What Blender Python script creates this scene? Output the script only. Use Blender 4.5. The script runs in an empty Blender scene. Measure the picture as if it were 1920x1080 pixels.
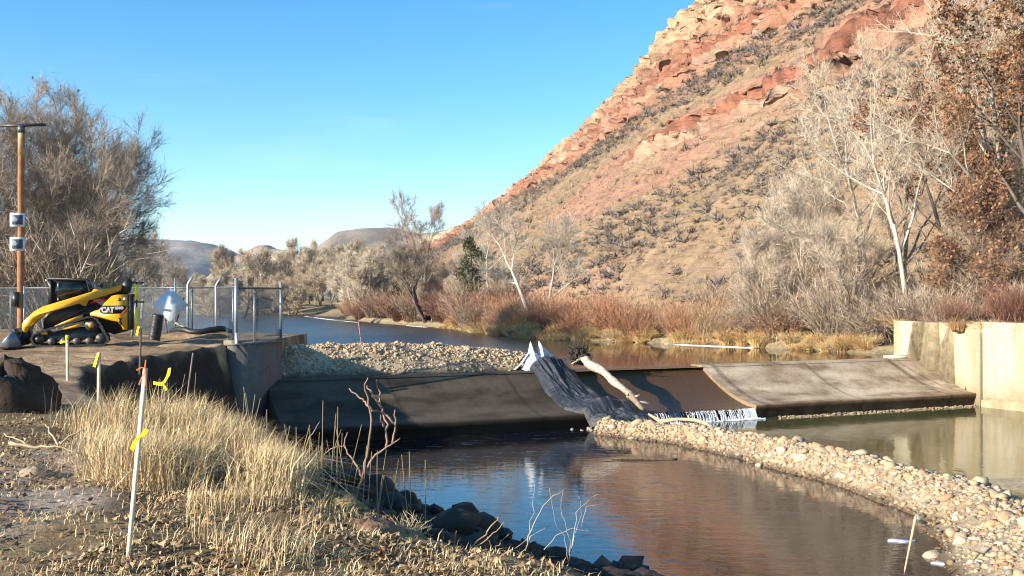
import bpy, math, random
import numpy as np
from mathutils import Vector, Matrix, Quaternion

# ------------------------------------------------------------------ camera, sky, sun, exposure
scn = bpy.context.scene
COL = scn.collection
cam_d = bpy.data.cameras.new('camera'); cam = bpy.data.objects.new('camera', cam_d); COL.objects.link(cam)
cam.location = (0, 0, 1.65); cam.rotation_euler = (math.radians(90.31), 0, 0)
cam_d.lens = 35; cam_d.sensor_width = 36; cam_d.clip_end = 8000; cam_d.clip_start = 0.1
scn.camera = cam
SUN_AZ, SUN_EL = 32.0, 19.0            # sun to the left, a little behind the camera, low winter afternoon
to_sun = Vector((-math.cos(math.radians(SUN_AZ)) * math.cos(math.radians(SUN_EL)),
                 -math.sin(math.radians(SUN_AZ)) * math.cos(math.radians(SUN_EL)), math.sin(math.radians(SUN_EL))))
w = bpy.data.worlds.new('World'); scn.world = w; w.use_nodes = True
wn = w.node_tree; wn.nodes.clear()
sky = wn.nodes.new('ShaderNodeTexSky'); sky.sky_type = 'NISHITA'; sky.sun_disc = False
sky.sun_elevation = math.radians(SUN_EL)
sky.sun_rotation = math.atan2(to_sun.x, to_sun.y)
sky.altitude = 1600; sky.air_density = 1.0; sky.dust_density = 0.3; sky.ozone_density = 1.5
hs = wn.nodes.new('ShaderNodeHueSaturation'); hs.inputs['Saturation'].default_value = 1.38; hs.inputs['Hue'].default_value = 0.494
bg = wn.nodes.new('ShaderNodeBackground'); bg.inputs['Strength'].default_value = 0.117
wo = wn.nodes.new('ShaderNodeOutputWorld')
wn.links.new(sky.outputs[0], hs.inputs['Color'])
# thin high cirrus, the same all round the sky
tc = wn.nodes.new('ShaderNodeTexCoord'); mp = wn.nodes.new('ShaderNodeMapping'); mp.inputs['Scale'].default_value = (1.6, 1.6, 11)
nz = wn.nodes.new('ShaderNodeTexNoise'); nz.inputs['Scale'].default_value = 1.7; nz.inputs['Detail'].default_value = 7; nz.inputs['Roughness'].default_value = .58
rp = wn.nodes.new('ShaderNodeValToRGB'); rp.color_ramp.elements[0].position = .5; rp.color_ramp.elements[1].position = .9
rp.color_ramp.elements[1].color = (.25, .25, .25, 1)
mx = wn.nodes.new('ShaderNodeMixRGB'); mx.inputs[2].default_value = (5.6, 6.6, 7.4, 1)
wn.links.new(tc.outputs['Generated'], mp.inputs[0]); wn.links.new(mp.outputs[0], nz.inputs['Vector'])
wn.links.new(nz.outputs[0], rp.inputs[0]); wn.links.new(rp.outputs[0], mx.inputs[0])
wn.links.new(hs.outputs[0], mx.inputs[1]); wn.links.new(mx.outputs[0], bg.inputs[0]); wn.links.new(bg.outputs[0], wo.inputs[0])
sun_d = bpy.data.lights.new('sun', 'SUN'); sun_d.energy = 5.0; sun_d.angle = math.radians(.53); sun_d.color = (1, .90, .76)
sun = bpy.data.objects.new('sun', sun_d); COL.objects.link(sun); sun.rotation_euler = to_sun.to_track_quat('Z', 'Y').to_euler(); sun.location = (-30, -10, 30)
vs = scn.view_settings; vs.view_transform = 'Standard'; vs.look = 'None'; vs.gamma = 1; vs.exposure = 1.15; vs.use_curve_mapping = False
scn.render.engine = 'CYCLES'; scn.cycles.use_denoising = True; scn.cycles.filter_width = 1.15; scn.cycles.max_bounces = 6; scn.cycles.transparent_max_bounces = 8
scn.cycles.sample_clamp_indirect = 4

# ------------------------------------------------------------------ helpers
rng = np.random.default_rng(7)
def h2(ix, iy, s):
    h = (ix.astype(np.int64) * 374761393 + iy.astype(np.int64) * 668265263 + s * 1442695041) & 0xffffffff
    h = ((h ^ (h >> 13)) * 1274126177) & 0xffffffff
    return ((h ^ (h >> 16)) & 0xffff) / 65535.0
def vn(x, y, s=0):
    x = np.asarray(x, float); y = np.asarray(y, float); x, y = np.broadcast_arrays(x, y)
    ix = np.floor(x); iy = np.floor(y); fx = x - ix; fy = y - iy
    fx = fx * fx * (3 - 2 * fx); fy = fy * fy * (3 - 2 * fy)
    a = h2(ix, iy, s); b = h2(ix + 1, iy, s); c = h2(ix, iy + 1, s); d = h2(ix + 1, iy + 1, s)
    return a + (b - a) * fx + (c - a) * fy + (a - b - c + d) * fx * fy
def fbm(x, y, s=0, o=4, g=.5):
    r = 0; a = 1; t = 0
    for k in range(o):
        r = r + a * vn(x * 2 ** k + 17 * k, y * 2 ** k - 9 * k, s + k * 11); t += a; a *= g
    return r / t - .5
def sm(a, b, x): t = np.clip((x - a) / (b - a), 0, 1); return t * t * (3 - 2 * t)
def nrm(v): return v / np.maximum(np.linalg.norm(v, axis=-1, keepdims=True), 1e-9)

def mesh_np(name, V, F, col=None, mat=None, parent=None, smooth=False):
    """V (n,3); F an array of faces or a list of arrays (tris and quads). Links ONE mesh object."""
    V = np.asarray(V, np.float32).reshape(-1, 3)
    Fs = F if isinstance(F, (list, tuple)) else [F]
    Fs = [np.asarray(f, np.int32) for f in Fs if len(f)]
    me = bpy.data.meshes.new(name); me.vertices.add(len(V)); me.vertices.foreach_set('co', V.ravel())
    lt = np.concatenate([np.full(len(f), f.shape[1], np.int32) for f in Fs]); li = np.concatenate([f.ravel() for f in Fs])
    me.loops.add(len(li)); me.loops.foreach_set('vertex_index', li)
    me.polygons.add(len(lt)); ls = np.concatenate([[0], np.cumsum(lt)[:-1]]).astype(np.int32)
    me.polygons.foreach_set('loop_start', ls); me.polygons.foreach_set('loop_total', lt)
    if smooth: me.polygons.foreach_set('use_smooth', np.ones(len(lt), bool))
    me.update(calc_edges=True)
    if col is not None:
        col = np.asarray(col, np.float32)
        if col.ndim == 1: col = np.tile(col, (len(V), 1))
        c4 = np.ones((len(V), 4), np.float32); c4[:, :3] = col[:, :3]
        at = me.color_attributes.new('col', 'FLOAT_COLOR', 'POINT'); at.data.foreach_set('color', c4.ravel())
    if mat: me.materials.append(mat)
    o = bpy.data.objects.new(name, me); COL.objects.link(o)
    if parent: o.parent = parent
    return o
class MB:
    """collects pieces for one mesh"""
    def __init__(s): s.V = []; s.T = []; s.Q = []; s.N = []; s.n = 0; s.C = []
    def add(s, V, F, c=(.5, .5, .5)):
        V = np.asarray(V, float).reshape(-1, 3); F = [F] if isinstance(F, np.ndarray) else F
        c = np.asarray(c, float); s.C.append(np.tile(c, (len(V), 1)) if c.ndim == 1 else c)
        for f in F:
            f = np.asarray(f, int)
            if f.ndim == 1: f = f[None]
            (s.T if f.shape[1] == 3 else s.Q if f.shape[1] == 4 else s.N).append(f + s.n)
        s.V.append(V); s.n += len(V); return s
    def box(s, c, sz, c3=(.5, .5, .5), rz=0, ry=0, rx=0):
        v = np.array([[x, y, z] for x in (-.5, .5) for y in (-.5, .5) for z in (-.5, .5)]) * np.array(sz)
        R = np.array(Matrix.Rotation(rz, 3, 'Z') @ Matrix.Rotation(ry, 3, 'Y') @ Matrix.Rotation(rx, 3, 'X'))
        return s.add(v @ R.T + np.array(c), np.array([[0, 1, 3, 2], [4, 6, 7, 5], [0, 4, 5, 1], [2, 3, 7, 6], [0, 2, 6, 4], [1, 5, 7, 3]]), c3)
    def prism(s, pts, y0, y1, c3=(.5, .5, .5), axis='y'):
        """polygon in x,z extruded along y"""
        n = len(pts); V = []
        for y in (y0, y1):
            for p in pts: V.append((p[0], y, p[1]) if axis == 'y' else (p[0], p[1], y))
        side = np.array([[i, (i + 1) % n, n + (i + 1) % n, n + i] for i in range(n)])
        return s.add(V, [side, np.array([list(range(n))[::-1]]), np.array([list(range(n, 2 * n))])], c3)
    def tube(s, P0, P1, R0, R1, n=6, c=(.5, .5, .5), cap=False):
        V, F = tubes(np.atleast_2d(P0), np.atleast_2d(P1), np.atleast_1d(R0), np.atleast_1d(R1), n)
        s.add(V, F, c)
        if cap:
            s.Q if n == 4 else s.N
            k = s.n - len(V); a = np.arange(n)[None] + k; b = a + n
            (s.T if n == 3 else s.Q if n == 4 else s.N).extend([a[:, ::-1], b])
        return s
    def path(s, pts, r, n=6, c=(.5, .5, .5)):
        pts = np.asarray(pts, float); r = np.broadcast_to(r, len(pts))
        return s.add(*sweep(pts, r, n), c)
    def build(s, name, mat, parent=None, smooth=False):
        Fs = []
        if s.T: Fs.append(np.concatenate(s.T))
        if s.Q: Fs.append(np.concatenate(s.Q))
        Fs += s.N
        return mesh_np(name, np.concatenate(s.V), Fs, np.concatenate(s.C), mat, parent, smooth)
def tubes(P0, P1, R0, R1, n):
    P0 = np.asarray(P0, float); P1 = np.asarray(P1, float); m = len(P0)
    d = nrm(P1 - P0); up = np.where(np.abs(d[:, 2:3]) > .9, np.array([[1., 0, 0]]), np.array([[0, 0, 1.]]))
    a = nrm(np.cross(d, up)); b = np.cross(d, a)
    th = np.arange(n) * 2 * math.pi / n
    ring = np.cos(th)[None, :, None] * a[:, None] + np.sin(th)[None, :, None] * b[:, None]
    V = np.concatenate([P0[:, None] + ring * np.asarray(R0)[:, None, None], P1[:, None] + ring * np.asarray(R1)[:, None, None]], 1)
    k = np.arange(n); q = np.stack([k, (k + 1) % n, n + (k + 1) % n, n + k], 1)
    F = (np.arange(m) * 2 * n)[:, None, None] + q[None]
    return V.reshape(-1, 3), F.reshape(-1, 4)
def sweep(pts, r, n):
    d = np.gradient(pts, axis=0); d = nrm(d); up = np.array([0, 0, 1.]) if abs(d[:, 2]).mean() < .8 else np.array([1., 0, 0])
    a = nrm(np.cross(d, up)); b = np.cross(d, a); th = np.arange(n) * 2 * math.pi / n
    V = pts[:, None] + (np.cos(th)[None, :, None] * a[:, None] + np.sin(th)[None, :, None] * b[:, None]) * np.asarray(r)[:, None, None]
    k = np.arange(n); m = len(pts)
    q = np.stack([k, (k + 1) % n, n + (k + 1) % n, n + k], 1)[None] + (np.arange(m - 1) * n)[:, None, None]
    V = np.concatenate([V.reshape(-1, 3), pts[:1], pts[-1:]]); c0 = m * n
    caps = np.concatenate([np.stack([(k + 1) % n, k, np.full(n, c0)], 1), np.stack([k + (m - 1) * n, (k + 1) % n + (m - 1) * n, np.full(n, c0 + 1)], 1)])
    return V, [q.reshape(-1, 4), caps]
def spikes(P, D, L, W):
    """three-vertex tapering twigs: base at P along D, length L, width W"""
    m = len(P); r = nrm(np.cross(D, rng.normal(size=(m, 3)))) * (np.asarray(W) * .5)[:, None]
    V = np.stack([P - r, P + r, P + D * np.asarray(L)[:, None]], 1).reshape(-1, 3)
    return V, np.arange(m * 3).reshape(-1, 3)
def grid(nx, ny):
    i = np.arange(nx - 1)[None, :] + (np.arange(ny - 1) * nx)[:, None]
    return np.stack([i, i + 1, i + nx + 1, i + nx], -1).reshape(-1, 4)
def tag(o, label=None, cat=None, group=None, kind=None):
    if label: o['label'] = label
    if cat: o['category'] = cat
    if group: o['group'] = group
    if kind: o['kind'] = kind
    return o
def empty(name, loc=(0, 0, 0), rz=0):
    o = bpy.data.objects.new(name, None); COL.objects.link(o); o.location = loc; o.rotation_euler = (0, 0, rz); o.empty_display_size = .2
    return o
def copy_tree(o, parent=None):
    c = o.copy(); COL.objects.link(c); c.parent = parent
    for ch in list(o.children): copy_tree(ch, c)
    return c
CHILD = {}

# ------------------------------------------------------------------ materials
def newmat(name):
    m = bpy.data.materials.new(name); m.use_nodes = True; nt = m.node_tree
    return m, nt, nt.nodes['Principled BSDF']
def nd(nt, t, **kw):
    n = nt.nodes.new(t)
    for k, v in kw.items():
        if k in n.inputs.keys(): n.inputs[k].default_value = v
        else: setattr(n, k, v)
    return n
def ramp(nt, stops):
    r = nt.nodes.new('ShaderNodeValToRGB'); e = r.color_ramp.elements
    while len(e) < len(stops): e.new(.5)
    for i, (p, c) in enumerate(stops): e[i].position = p; e[i].color = (*c, 1) if len(c) == 3 else c
    return r
def attrmat(name, rough=.9, scale=6, var=.35, bump=.3, bscale=25, dist=.02, spec=.3, coords='Object', metal=0, detail=5):
    m, nt, b = newmat(name); L = nt.links.new
    at = nd(nt, 'ShaderNodeAttribute', attribute_name='col')
    tcn = nd(nt, 'ShaderNodeTexCoord')
    n1 = nd(nt, 'ShaderNodeTexNoise', Scale=scale, Detail=detail, Roughness=.65); L(tcn.outputs[coords], n1.inputs['Vector'])
    r = ramp(nt, [(.3, (1 - var,) * 3), (.7, (1 + var,) * 3)]); L(n1.outputs[0], r.inputs[0])
    mu = nd(nt, 'ShaderNodeMixRGB', blend_type='MULTIPLY'); mu.inputs[0].default_value = 1
    L(at.outputs['Color'], mu.inputs[1]); L(r.outputs[0], mu.inputs[2]); L(mu.outputs[0], b.inputs['Base Color'])
    b.inputs['Roughness'].default_value = rough; b.inputs['Specular IOR Level'].default_value = spec; b.inputs['Metallic'].default_value = metal
    if bump:
        n2 = nd(nt, 'ShaderNodeTexNoise', Scale=bscale, Detail=6, Roughness=.7); L(tcn.outputs[coords], n2.inputs['Vector'])
        bp = nd(nt, 'ShaderNodeBump', Strength=bump, Distance=dist); L(n2.outputs[0], bp.inputs['Height']); L(bp.outputs[0], b.inputs['Normal'])
    return m
M = {}
M['ground'] = attrmat('ground_earth', .95, 3.2, .4, .8, 14, .05)
M['hill'] = attrmat('hill_rock', .95, .55, .30, .9, 1.6, .35, detail=9)
_nt = M['hill'].node_tree; _b = _nt.nodes['Principled BSDF']; _mu = _b.inputs['Base Color'].links[0].from_node; _bp = _b.inputs['Normal'].links[0].from_node
_tc = nd(_nt, 'ShaderNodeTexCoord'); _mp = nd(_nt, 'ShaderNodeMapping', Scale=(.10, .12, 1.5), Rotation=(math.radians(12), 0, 0)); _nt.links.new(_tc.outputs['Object'], _mp.inputs[0])
_n = nd(_nt, 'ShaderNodeTexNoise', Scale=1.6, Detail=7, Roughness=.7, Distortion=.3); _nt.links.new(_mp.outputs[0], _n.inputs['Vector']); _r = ramp(_nt, [(.32, (.55, .50, .48)), (.5, (1, 1, 1)), (.7, (1.22, 1.18, 1.1))]); _nt.links.new(_n.outputs[0], _r.inputs[0])
_m2 = nd(_nt, 'ShaderNodeMixRGB', blend_type='MULTIPLY'); _m2.inputs[0].default_value = .85; _nt.links.new(_mu.outputs[0], _m2.inputs[1]); _nt.links.new(_r.outputs[0], _m2.inputs[2]); _nt.links.new(_m2.outputs[0], _b.inputs['Base Color'])
_v = nd(_nt, 'ShaderNodeTexVoronoi', feature='DISTANCE_TO_EDGE', Scale=.9); _mp2 = nd(_nt, 'ShaderNodeMapping', Scale=(.7, .7, 1.5), Rotation=(math.radians(12), 0, 0)); _nt.links.new(_tc.outputs['Object'], _mp2.inputs[0]); _nt.links.new(_mp2.outputs[0], _v.inputs['Vector'])
_rv = ramp(_nt, [(0, (0, 0, 0)), (.10, (1, 1, 1))]); _nt.links.new(_v.outputs['Distance'], _rv.inputs[0]); _b2 = nd(_nt, 'ShaderNodeBump', Strength=.35, Distance=.2); _nt.links.new(_rv.outputs[0], _b2.inputs['Height']); _nt.links.new(_bp.outputs[0], _b2.inputs['Normal']); _nt.links.new(_b2.outputs[0], _b.inputs['Normal'])
M['far_hill'] = attrmat('far_hill', .95, .03, .35, .6, .08, 3, detail=9)
M['stone'] = attrmat('stone', .75, 7, .22, .35, 20, .02)
M['gravel'] = attrmat('gravel', .9, 9, .45, .9, 30, .04)
M['bark'] = attrmat('bark', .9, 5, .35, .5, 22, .02)
M['twig'] = attrmat('twig', .85, 1.2, .25, 0)
M['grass'] = attrmat('dry_grass', .8, 2, .2, 0)
M['leaf'] = attrmat('dead_leaf', .8, 3, .25, 0)
M['paint'] = attrmat('yellow_paint', .42, 4, .12, .08, 60, .003, .5)
M['steel'] = attrmat('galvanised_steel', .45, 9, .2, .1, 60, .002, .5, metal=.6)
M['black'] = attrmat('black_plastic', .5, 6, .25, .2, 40, .004, .5)
M['wood'] = attrmat('wood', .8, 5, .3, .35, 30, .008)
M['drift'] = attrmat('driftwood', .9, 9, .5, 1.0, 16, .05)
M['cloth'] = attrmat('ribbon', .6, 5, .1, .1, 30, .004)
M['sheet'] = attrmat('plastic_sheet', .36, 2.2, .3, .9, 5, .07, .5)
def concrete(name, stops, scale, streak=(1, 1, .12), rough=.85, bump=.35):
    m, nt, b = newmat(name); L = nt.links.new
    tcn = nd(nt, 'ShaderNodeTexCoord')
    n1 = nd(nt, 'ShaderNodeTexNoise', Scale=scale, Detail=8, Roughness=.68)
    mpn = nd(nt, 'ShaderNodeMapping', Scale=streak); L(tcn.outputs['Object'], mpn.inputs[0]); L(mpn.outputs[0], n1.inputs['Vector'])
    r = ramp(nt, stops); L(n1.outputs[0], r.inputs[0])
    n3 = nd(nt, 'ShaderNodeTexNoise', Scale=9, Detail=9, Roughness=.75); L(tcn.outputs['Object'], n3.inputs['Vector'])
    r3 = ramp(nt, [(.3, (.72,) * 3), (.62, (1.12,) * 3)]); L(n3.outputs[0], r3.inputs[0])
    mu = nd(nt, 'ShaderNodeMixRGB', blend_type='MULTIPLY'); mu.inputs[0].default_value = 1; L(r.outputs[0], mu.inputs[1]); L(r3.outputs[0], mu.inputs[2])
    at = nd(nt, 'ShaderNodeAttribute', attribute_name='col'); m2 = nd(nt, 'ShaderNodeMixRGB', blend_type='MULTIPLY'); m2.inputs[0].default_value = 1
    L(mu.outputs[0], m2.inputs[1]); L(at.outputs['Color'], m2.inputs[2]); L(m2.outputs[0], b.inputs['Base Color'])
    n2 = nd(nt, 'ShaderNodeTexNoise', Scale=30, Detail=8, Roughness=.7); L(tcn.outputs['Object'], n2.inputs['Vector'])
    bp = nd(nt, 'ShaderNodeBump', Strength=bump, Distance=.03); L(n2.outputs[0], bp.inputs['Height']); L(bp.outputs[0], b.inputs['Normal'])
    b.inputs['Roughness'].default_value = rough; b.inputs['Specular IOR Level'].default_value = .3
    return m
M['weir'] = concrete('weir_concrete', [(.3, (.25, .185, .115)), (.5, (.46, .375, .27)), (.72, (.57, .48, .36))], 1.0, (1, 1, 1), bump=.6)
M['wall'] = concrete('wall_concrete', [(.28, (.30, .235, .15)), (.5, (.44, .385, .285)), (.75, (.53, .48, .385))], 1.1, (1.2, 1.2, .22))
M['abut'] = concrete('abutment_concrete', [(.3, (.10, .09, .08)), (.7, (.19, .175, .155))], 1.4)  # concrete toned down: the shade on this wall is put into its colour
M['wet'] = concrete('wet_concrete', [(.3, (.05, .028, .012)), (.5, (.13, .075, .03)), (.7, (.22, .14, .07))], 2.2, (1, 1, 1), .22, .8)
def water(name, c0, c1, rip, dist, stretch, rough=.03, flecks=None):
    m, nt, b = newmat(name); L = nt.links.new
    tcn = nd(nt, 'ShaderNodeTexCoord'); mpn = nd(nt, 'ShaderNodeMapping', Scale=stretch); L(tcn.outputs['Object'], mpn.inputs[0])
    nb = nd(nt, 'ShaderNodeTexNoise', Scale=.35, Detail=4); L(tcn.outputs['Object'], nb.inputs['Vector'])
    r = ramp(nt, [(.35, c0), (.65, c1)]); L(nb.outputs[0], r.inputs[0])
    n1 = nd(nt, 'ShaderNodeTexNoise', Scale=rip, Detail=4, Roughness=.55); L(mpn.outputs[0], n1.inputs['Vector'])
    bp = nd(nt, 'ShaderNodeBump', Strength=1, Distance=dist); L(n1.outputs[0], bp.inputs['Height'])
    L(bp.outputs[0], b.inputs['Normal'])
    if name == 'river_water':                            # shallow riffle over the left half, calm backwater above the weir
        sx = nd(nt, 'ShaderNodeSeparateXYZ'); L(tcn.outputs['Object'], sx.inputs[0]); mr = nd(nt, 'ShaderNodeMapRange'); mr.inputs['From Min'].default_value = 5; mr.inputs['From Max'].default_value = -8; mr.inputs['To Min'].default_value = .03; mr.inputs['To Max'].default_value = 1; L(sx.outputs[0], mr.inputs['Value']); L(mr.outputs[0], bp.inputs['Strength'])
    b.inputs['IOR'].default_value = 1.33 if name == 'stream_water' else 1.75; b.inputs['Specular IOR Level'].default_value = .5; b.inputs['Roughness'].default_value = rough
    if name == 'river_water':
        m2_ = nd(nt, 'ShaderNodeMapRange'); m2_.inputs['From Min'].default_value = 5; m2_.inputs['From Max'].default_value = -6; m2_.inputs['To Min'].default_value = .05; m2_.inputs['To Max'].default_value = .33; L(sx.outputs[0], m2_.inputs['Value']); L(m2_.outputs[0], b.inputs['Roughness'])
    last = r.outputs[0]
    if flecks:                                           # skim ice: dull broken plates and scum on the surface
        mp2 = nd(nt, 'ShaderNodeMapping', Scale=(.55, 1.5, 1)); L(tcn.outputs['Object'], mp2.inputs[0])
        nf = nd(nt, 'ShaderNodeTexNoise', Scale=flecks, Detail=8, Roughness=.72, Distortion=.8); L(mp2.outputs[0], nf.inputs['Vector'])
        rf = ramp(nt, [(.575, (0,) * 3), (.62, (1,) * 3)]); L(nf.outputs[0], rf.inputs[0])
        rr = nd(nt, 'ShaderNodeMapRange'); rr.inputs['To Min'].default_value = rough; rr.inputs['To Max'].default_value = .30
        L(rf.outputs[0], rr.inputs['Value']); L(rr.outputs[0], b.inputs['Roughness'])
        mc = nd(nt, 'ShaderNodeMixRGB'); mc.inputs[2].default_value = (.030, .026, .024, 1); L(rf.outputs[0], mc.inputs[0]); L(last, mc.inputs[1]); last = mc.outputs[0]
        b2 = nd(nt, 'ShaderNodeBump', Strength=.2, Distance=.002); L(rf.outputs[0], b2.inputs['Height']); L(bp.outputs[0], b2.inputs['Normal']); L(b2.outputs[0], b.inputs['Normal'])
    L(last, b.inputs['Base Color'])
    return m
M['river'] = water('river_water', (.010, .012, .012), (.03, .025, .018), 2.6, .13, (1, .45, 1))
M['pool'] = water('pool_water', (.004, .006, .012), (.012, .011, .012), 2.6, .0048, (.8, 1.5, 1), .035, 2.6)
M['stream'] = water('stream_water', (.055, .055, .02), (.10, .095, .04), 1.8, .007, (1, .5, 1), .06)
m, nt, b = newmat('white_water'); b.inputs['Base Color'].default_value = (.78, .82, .86, 1); b.inputs['Roughness'].default_value = .35
b.inputs['Alpha'].default_value = 1; M['foam'] = m
m, nt, b = newmat('cab_glass'); b.inputs['Base Color'].default_value = (.012, .016, .015, 1); b.inputs['Roughness'].default_value = .12; b.inputs['Specular IOR Level'].default_value = .5; M['glass'] = m
def flat(name, c, rough=.6, metal=0):
    m, nt, b = newmat(name); b.inputs['Base Color'].default_value = (*c, 1); b.inputs['Roughness'].default_value = rough; b.inputs['Metallic'].default_value = metal
    tcn = nd(nt, 'ShaderNodeTexCoord'); n1 = nd(nt, 'ShaderNodeTexNoise', Scale=8, Detail=6); nt.links.new(tcn.outputs['Object'], n1.inputs['Vector'])
    r = ramp(nt, [(.3, tuple(x * .8 for x in c)), (.7, tuple(min(1, x * 1.12) for x in c))]); nt.links.new(n1.outputs[0], r.inputs[0]); nt.links.new(r.outputs[0], b.inputs['Base Color'])
    return m
M['white'] = flat('white_print', (.8, .8, .8)); M['red'] = flat('red_print', (.6, .02, .02)); M['decal_black'] = flat('black_print', (.012, .012, .012), .4)
M['ice'] = flat('shore_ice', (.46, .48, .50), .6)

# ------------------------------------------------------------------ the lie of the land
ZU, ZP = -1.33, -3.0                                    # river above the weir, pool below
W0 = np.array([-7.8, 34.0]); WD = np.array([.92, .392]); WD = WD / np.linalg.norm(WD); WN = np.array([WD[1], -WD[0]])   # weir axis, downstream normal
def wp(u, s): return W0 + WD * u + WN * s
E_Y = [-5, 2, 5, 6.4, 7.0, 7.35, 8.4, 10.3, 13, 15, 19, 22, 27, 31.3, 60]
E_X = [6, 3.0, 1.6, .75, .25, -.3, -1.05, -2.0, -3.8, -5.3, -8.1, -9.3, -9.3, -9.05, -9.05]
L_Y = [0, 40.3, 42.5, 46, 52, 62, 75, 100, 130, 160, 190, 260, 2000]; L_X = [-8.4, -8.4, -13, -19, -23, -26, -29, -37, -46, -58, -80, -120, -400]
R_Y = [0, 46, 48.5, 51, 55, 60, 65, 75, 85, 100, 131, 150, 175, 200, 260, 2000]; R_X = [19, 19, 18.2, 16.5, 13, 8, 1.6, -2.5, -5.4, -13.9, -25, -35, -56, -85, -130, -420]
def gz(x, y):
    x = np.asarray(x, float); y = np.asarray(y, float)
    v = -((x - W0[0]) * WN[0] + (y - W0[1]) * WN[1])    # metres upstream of the crest
    ex = np.interp(y, E_Y, E_X); sl = (np.interp(y + .6, E_Y, E_X) - np.interp(y - .6, E_Y, E_X)) / 1.2
    q = (x - ex) / np.sqrt(1 + sl * sl) + .35 * fbm(x * .9, y * .9, 3, 3)
    zn = np.interp(q, [-6, -2, -.7, 0, .5, 1.2, 2.2, 3.0, 4.7, 7], [0, -.03, -.12, -.30, -.66, -.95, -1.2, -1.45, -3.15, -3.9])
    zf = np.interp(q, [-2, -.1, .15, .5, 1.1, 6], [0, 0, -.9, -2.3, -3.3, -3.9])
    k = sm(17, 21, y); zd = zn * (1 - k) + zf * k
    near = sm(16, 11, y) * sm(5.5, 2, np.abs(q))
    zd = zd + near * (.16 * fbm(x * 1.7, y * 1.7, 5, 5) + .10 * np.abs(fbm(x * 5, y * 5, 15, 3)) * sm(-1.2, .2, q))
    xr = 20.9 + (39.5 - y) * .56; zd = np.where(x > xr, .35 + .02 * (x - xr), zd)
    ins = np.minimum(x - np.interp(y, L_Y, L_X), np.interp(y, R_Y, R_X) - x) + .5 * fbm(x * .3, y * .3, 21, 3) * sm(46, 60, y)
    right = sm(-2, 2, x - .5 * (np.interp(y, L_Y, L_X) + np.interp(y, R_Y, R_X)))
    land = right * (-.95 + 1.2 * sm(.5, 11, -ins)) + .5 * fbm(x * .05, y * .05, 31, 3) * sm(44, 60, y)
    zu = land + (-2.5 - land) * sm(-.5, 1.1, ins)
    z = np.where(v > -.2, zu, zd)
    z = np.where((v > -.2) & (x < -8.3) & (y < 41), np.maximum(z, 0), z)
    yard = sm(17, 22, y) * sm(46, 41, y) * sm(-8.8, -10, x)
    z = z + yard * (.26 * fbm(x * .3, y * 1.5, 41, 4) + .26 * fbm(x * 1.4, y * 2, 43, 4) - .02)
    z = z + .32 * np.exp(-(((x + 11.2) / 1.8) ** 2 + ((y - 35.6) / .9) ** 2)) + .22 * np.exp(-(((x + 14.5) / 1.4) ** 2 + ((y - 33.9) / .6) ** 2))
    rest = sm(18, 13, y) * (q < -.5)
    z = z + rest * .06 * fbm(x * 1.1, y * 1.1, 51, 4)
    return z
def qbank(x, y):
    ex = np.interp(y, E_Y, E_X); sl = (np.interp(y + .6, E_Y, E_X) - np.interp(y - .6, E_Y, E_X)) / 1.2
    return (x - ex) / np.sqrt(1 + sl * sl)
def axis_nodes(*runs):
    out = []
    for a, b, s in runs: out.append(np.arange(a, b, s))
    return np.concatenate(out)
def geo(a, b, n): return a * (b / a) ** (np.arange(n) / n)
gx = np.concatenate([-geo(16, 2250, 34)[::-1], axis_nodes((-15.9, -9.5, .2), (-9.5, -5, .11), (-5, 3, .06), (3, 13, .22), (13, 26, .5)), geo(26, 2250, 26)])
gy = np.concatenate([axis_nodes((-60, 0, 6), (0, 4, .6), (4, 13, .06), (13, 24, .16), (24, 48, .25), (48, 110, .6), (110, 120, 2)), geo(120, 3000, 30)])
GX, GY = np.meshgrid(gx, gy); GZ = gz(GX, GY)
# ground colour: earth tones, with shade painted into the yard and bank faces
def lerp(a, b, k): k = np.asarray(k)[..., None]; return np.asarray(a) * (1 - k) + np.asarray(b) * k
q = qbank(GX, GY)
gc = np.zeros(GX.shape + (3,)) + np.array([.30, .235, .135])
litter = lerp((.10, .065, .035), (.28, .195, .10), np.clip(.5 + 1.6 * fbm(GX * 1.3, GY * 1.3, 61, 4), 0, 1))
gc = np.where(((GY < 17) & (q < 3))[..., None], litter, gc)
yardc = lerp((.13, .08, .045), (.42, .285, .16), np.clip(.5 + 1.7 * fbm(GX * .35, GY * 1.9, 63, 4), 0, 1))  # long dark bands imitate tree shadows across the yard, mixed into the colour
gc = lerp(gc, yardc, sm(15.5, 18.5, GY) * sm(47, 42, GY) * sm(-6, -8, GX))
gc = lerp(gc, np.array([.028, .020, .015]), np.where(GY > 17, sm(-.22, -.06, q), sm(-.05, .25, q)) * (GY < 31) * sm(3, 1, q * 0))  # cut bank and near slope: shade painted in as near-black earth
gc = lerp(gc, np.array([.33, .26, .20]), sm(.5, .0, np.hypot((GX + 4.35) / 1.1, (GY - 8.3) / 2.6) - .75) * (GY < 12))
gc = lerp(gc, np.array([.06, .048, .035]), sm(-.9, -1.6, GZ) * (GY > 33)); gc = lerp(gc, np.array([.028, .022, .017]), sm(-.5, -1.0, GZ) * (GY < 33))  # low bank faces on this side of the weir also get painted shade
go = mesh_np('ground', np.stack([GX, GY, GZ], -1), grid(len(gx), len(gy)), gc.reshape(-1, 3), M['ground'], smooth=True); tag(go, kind='structure')

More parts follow.
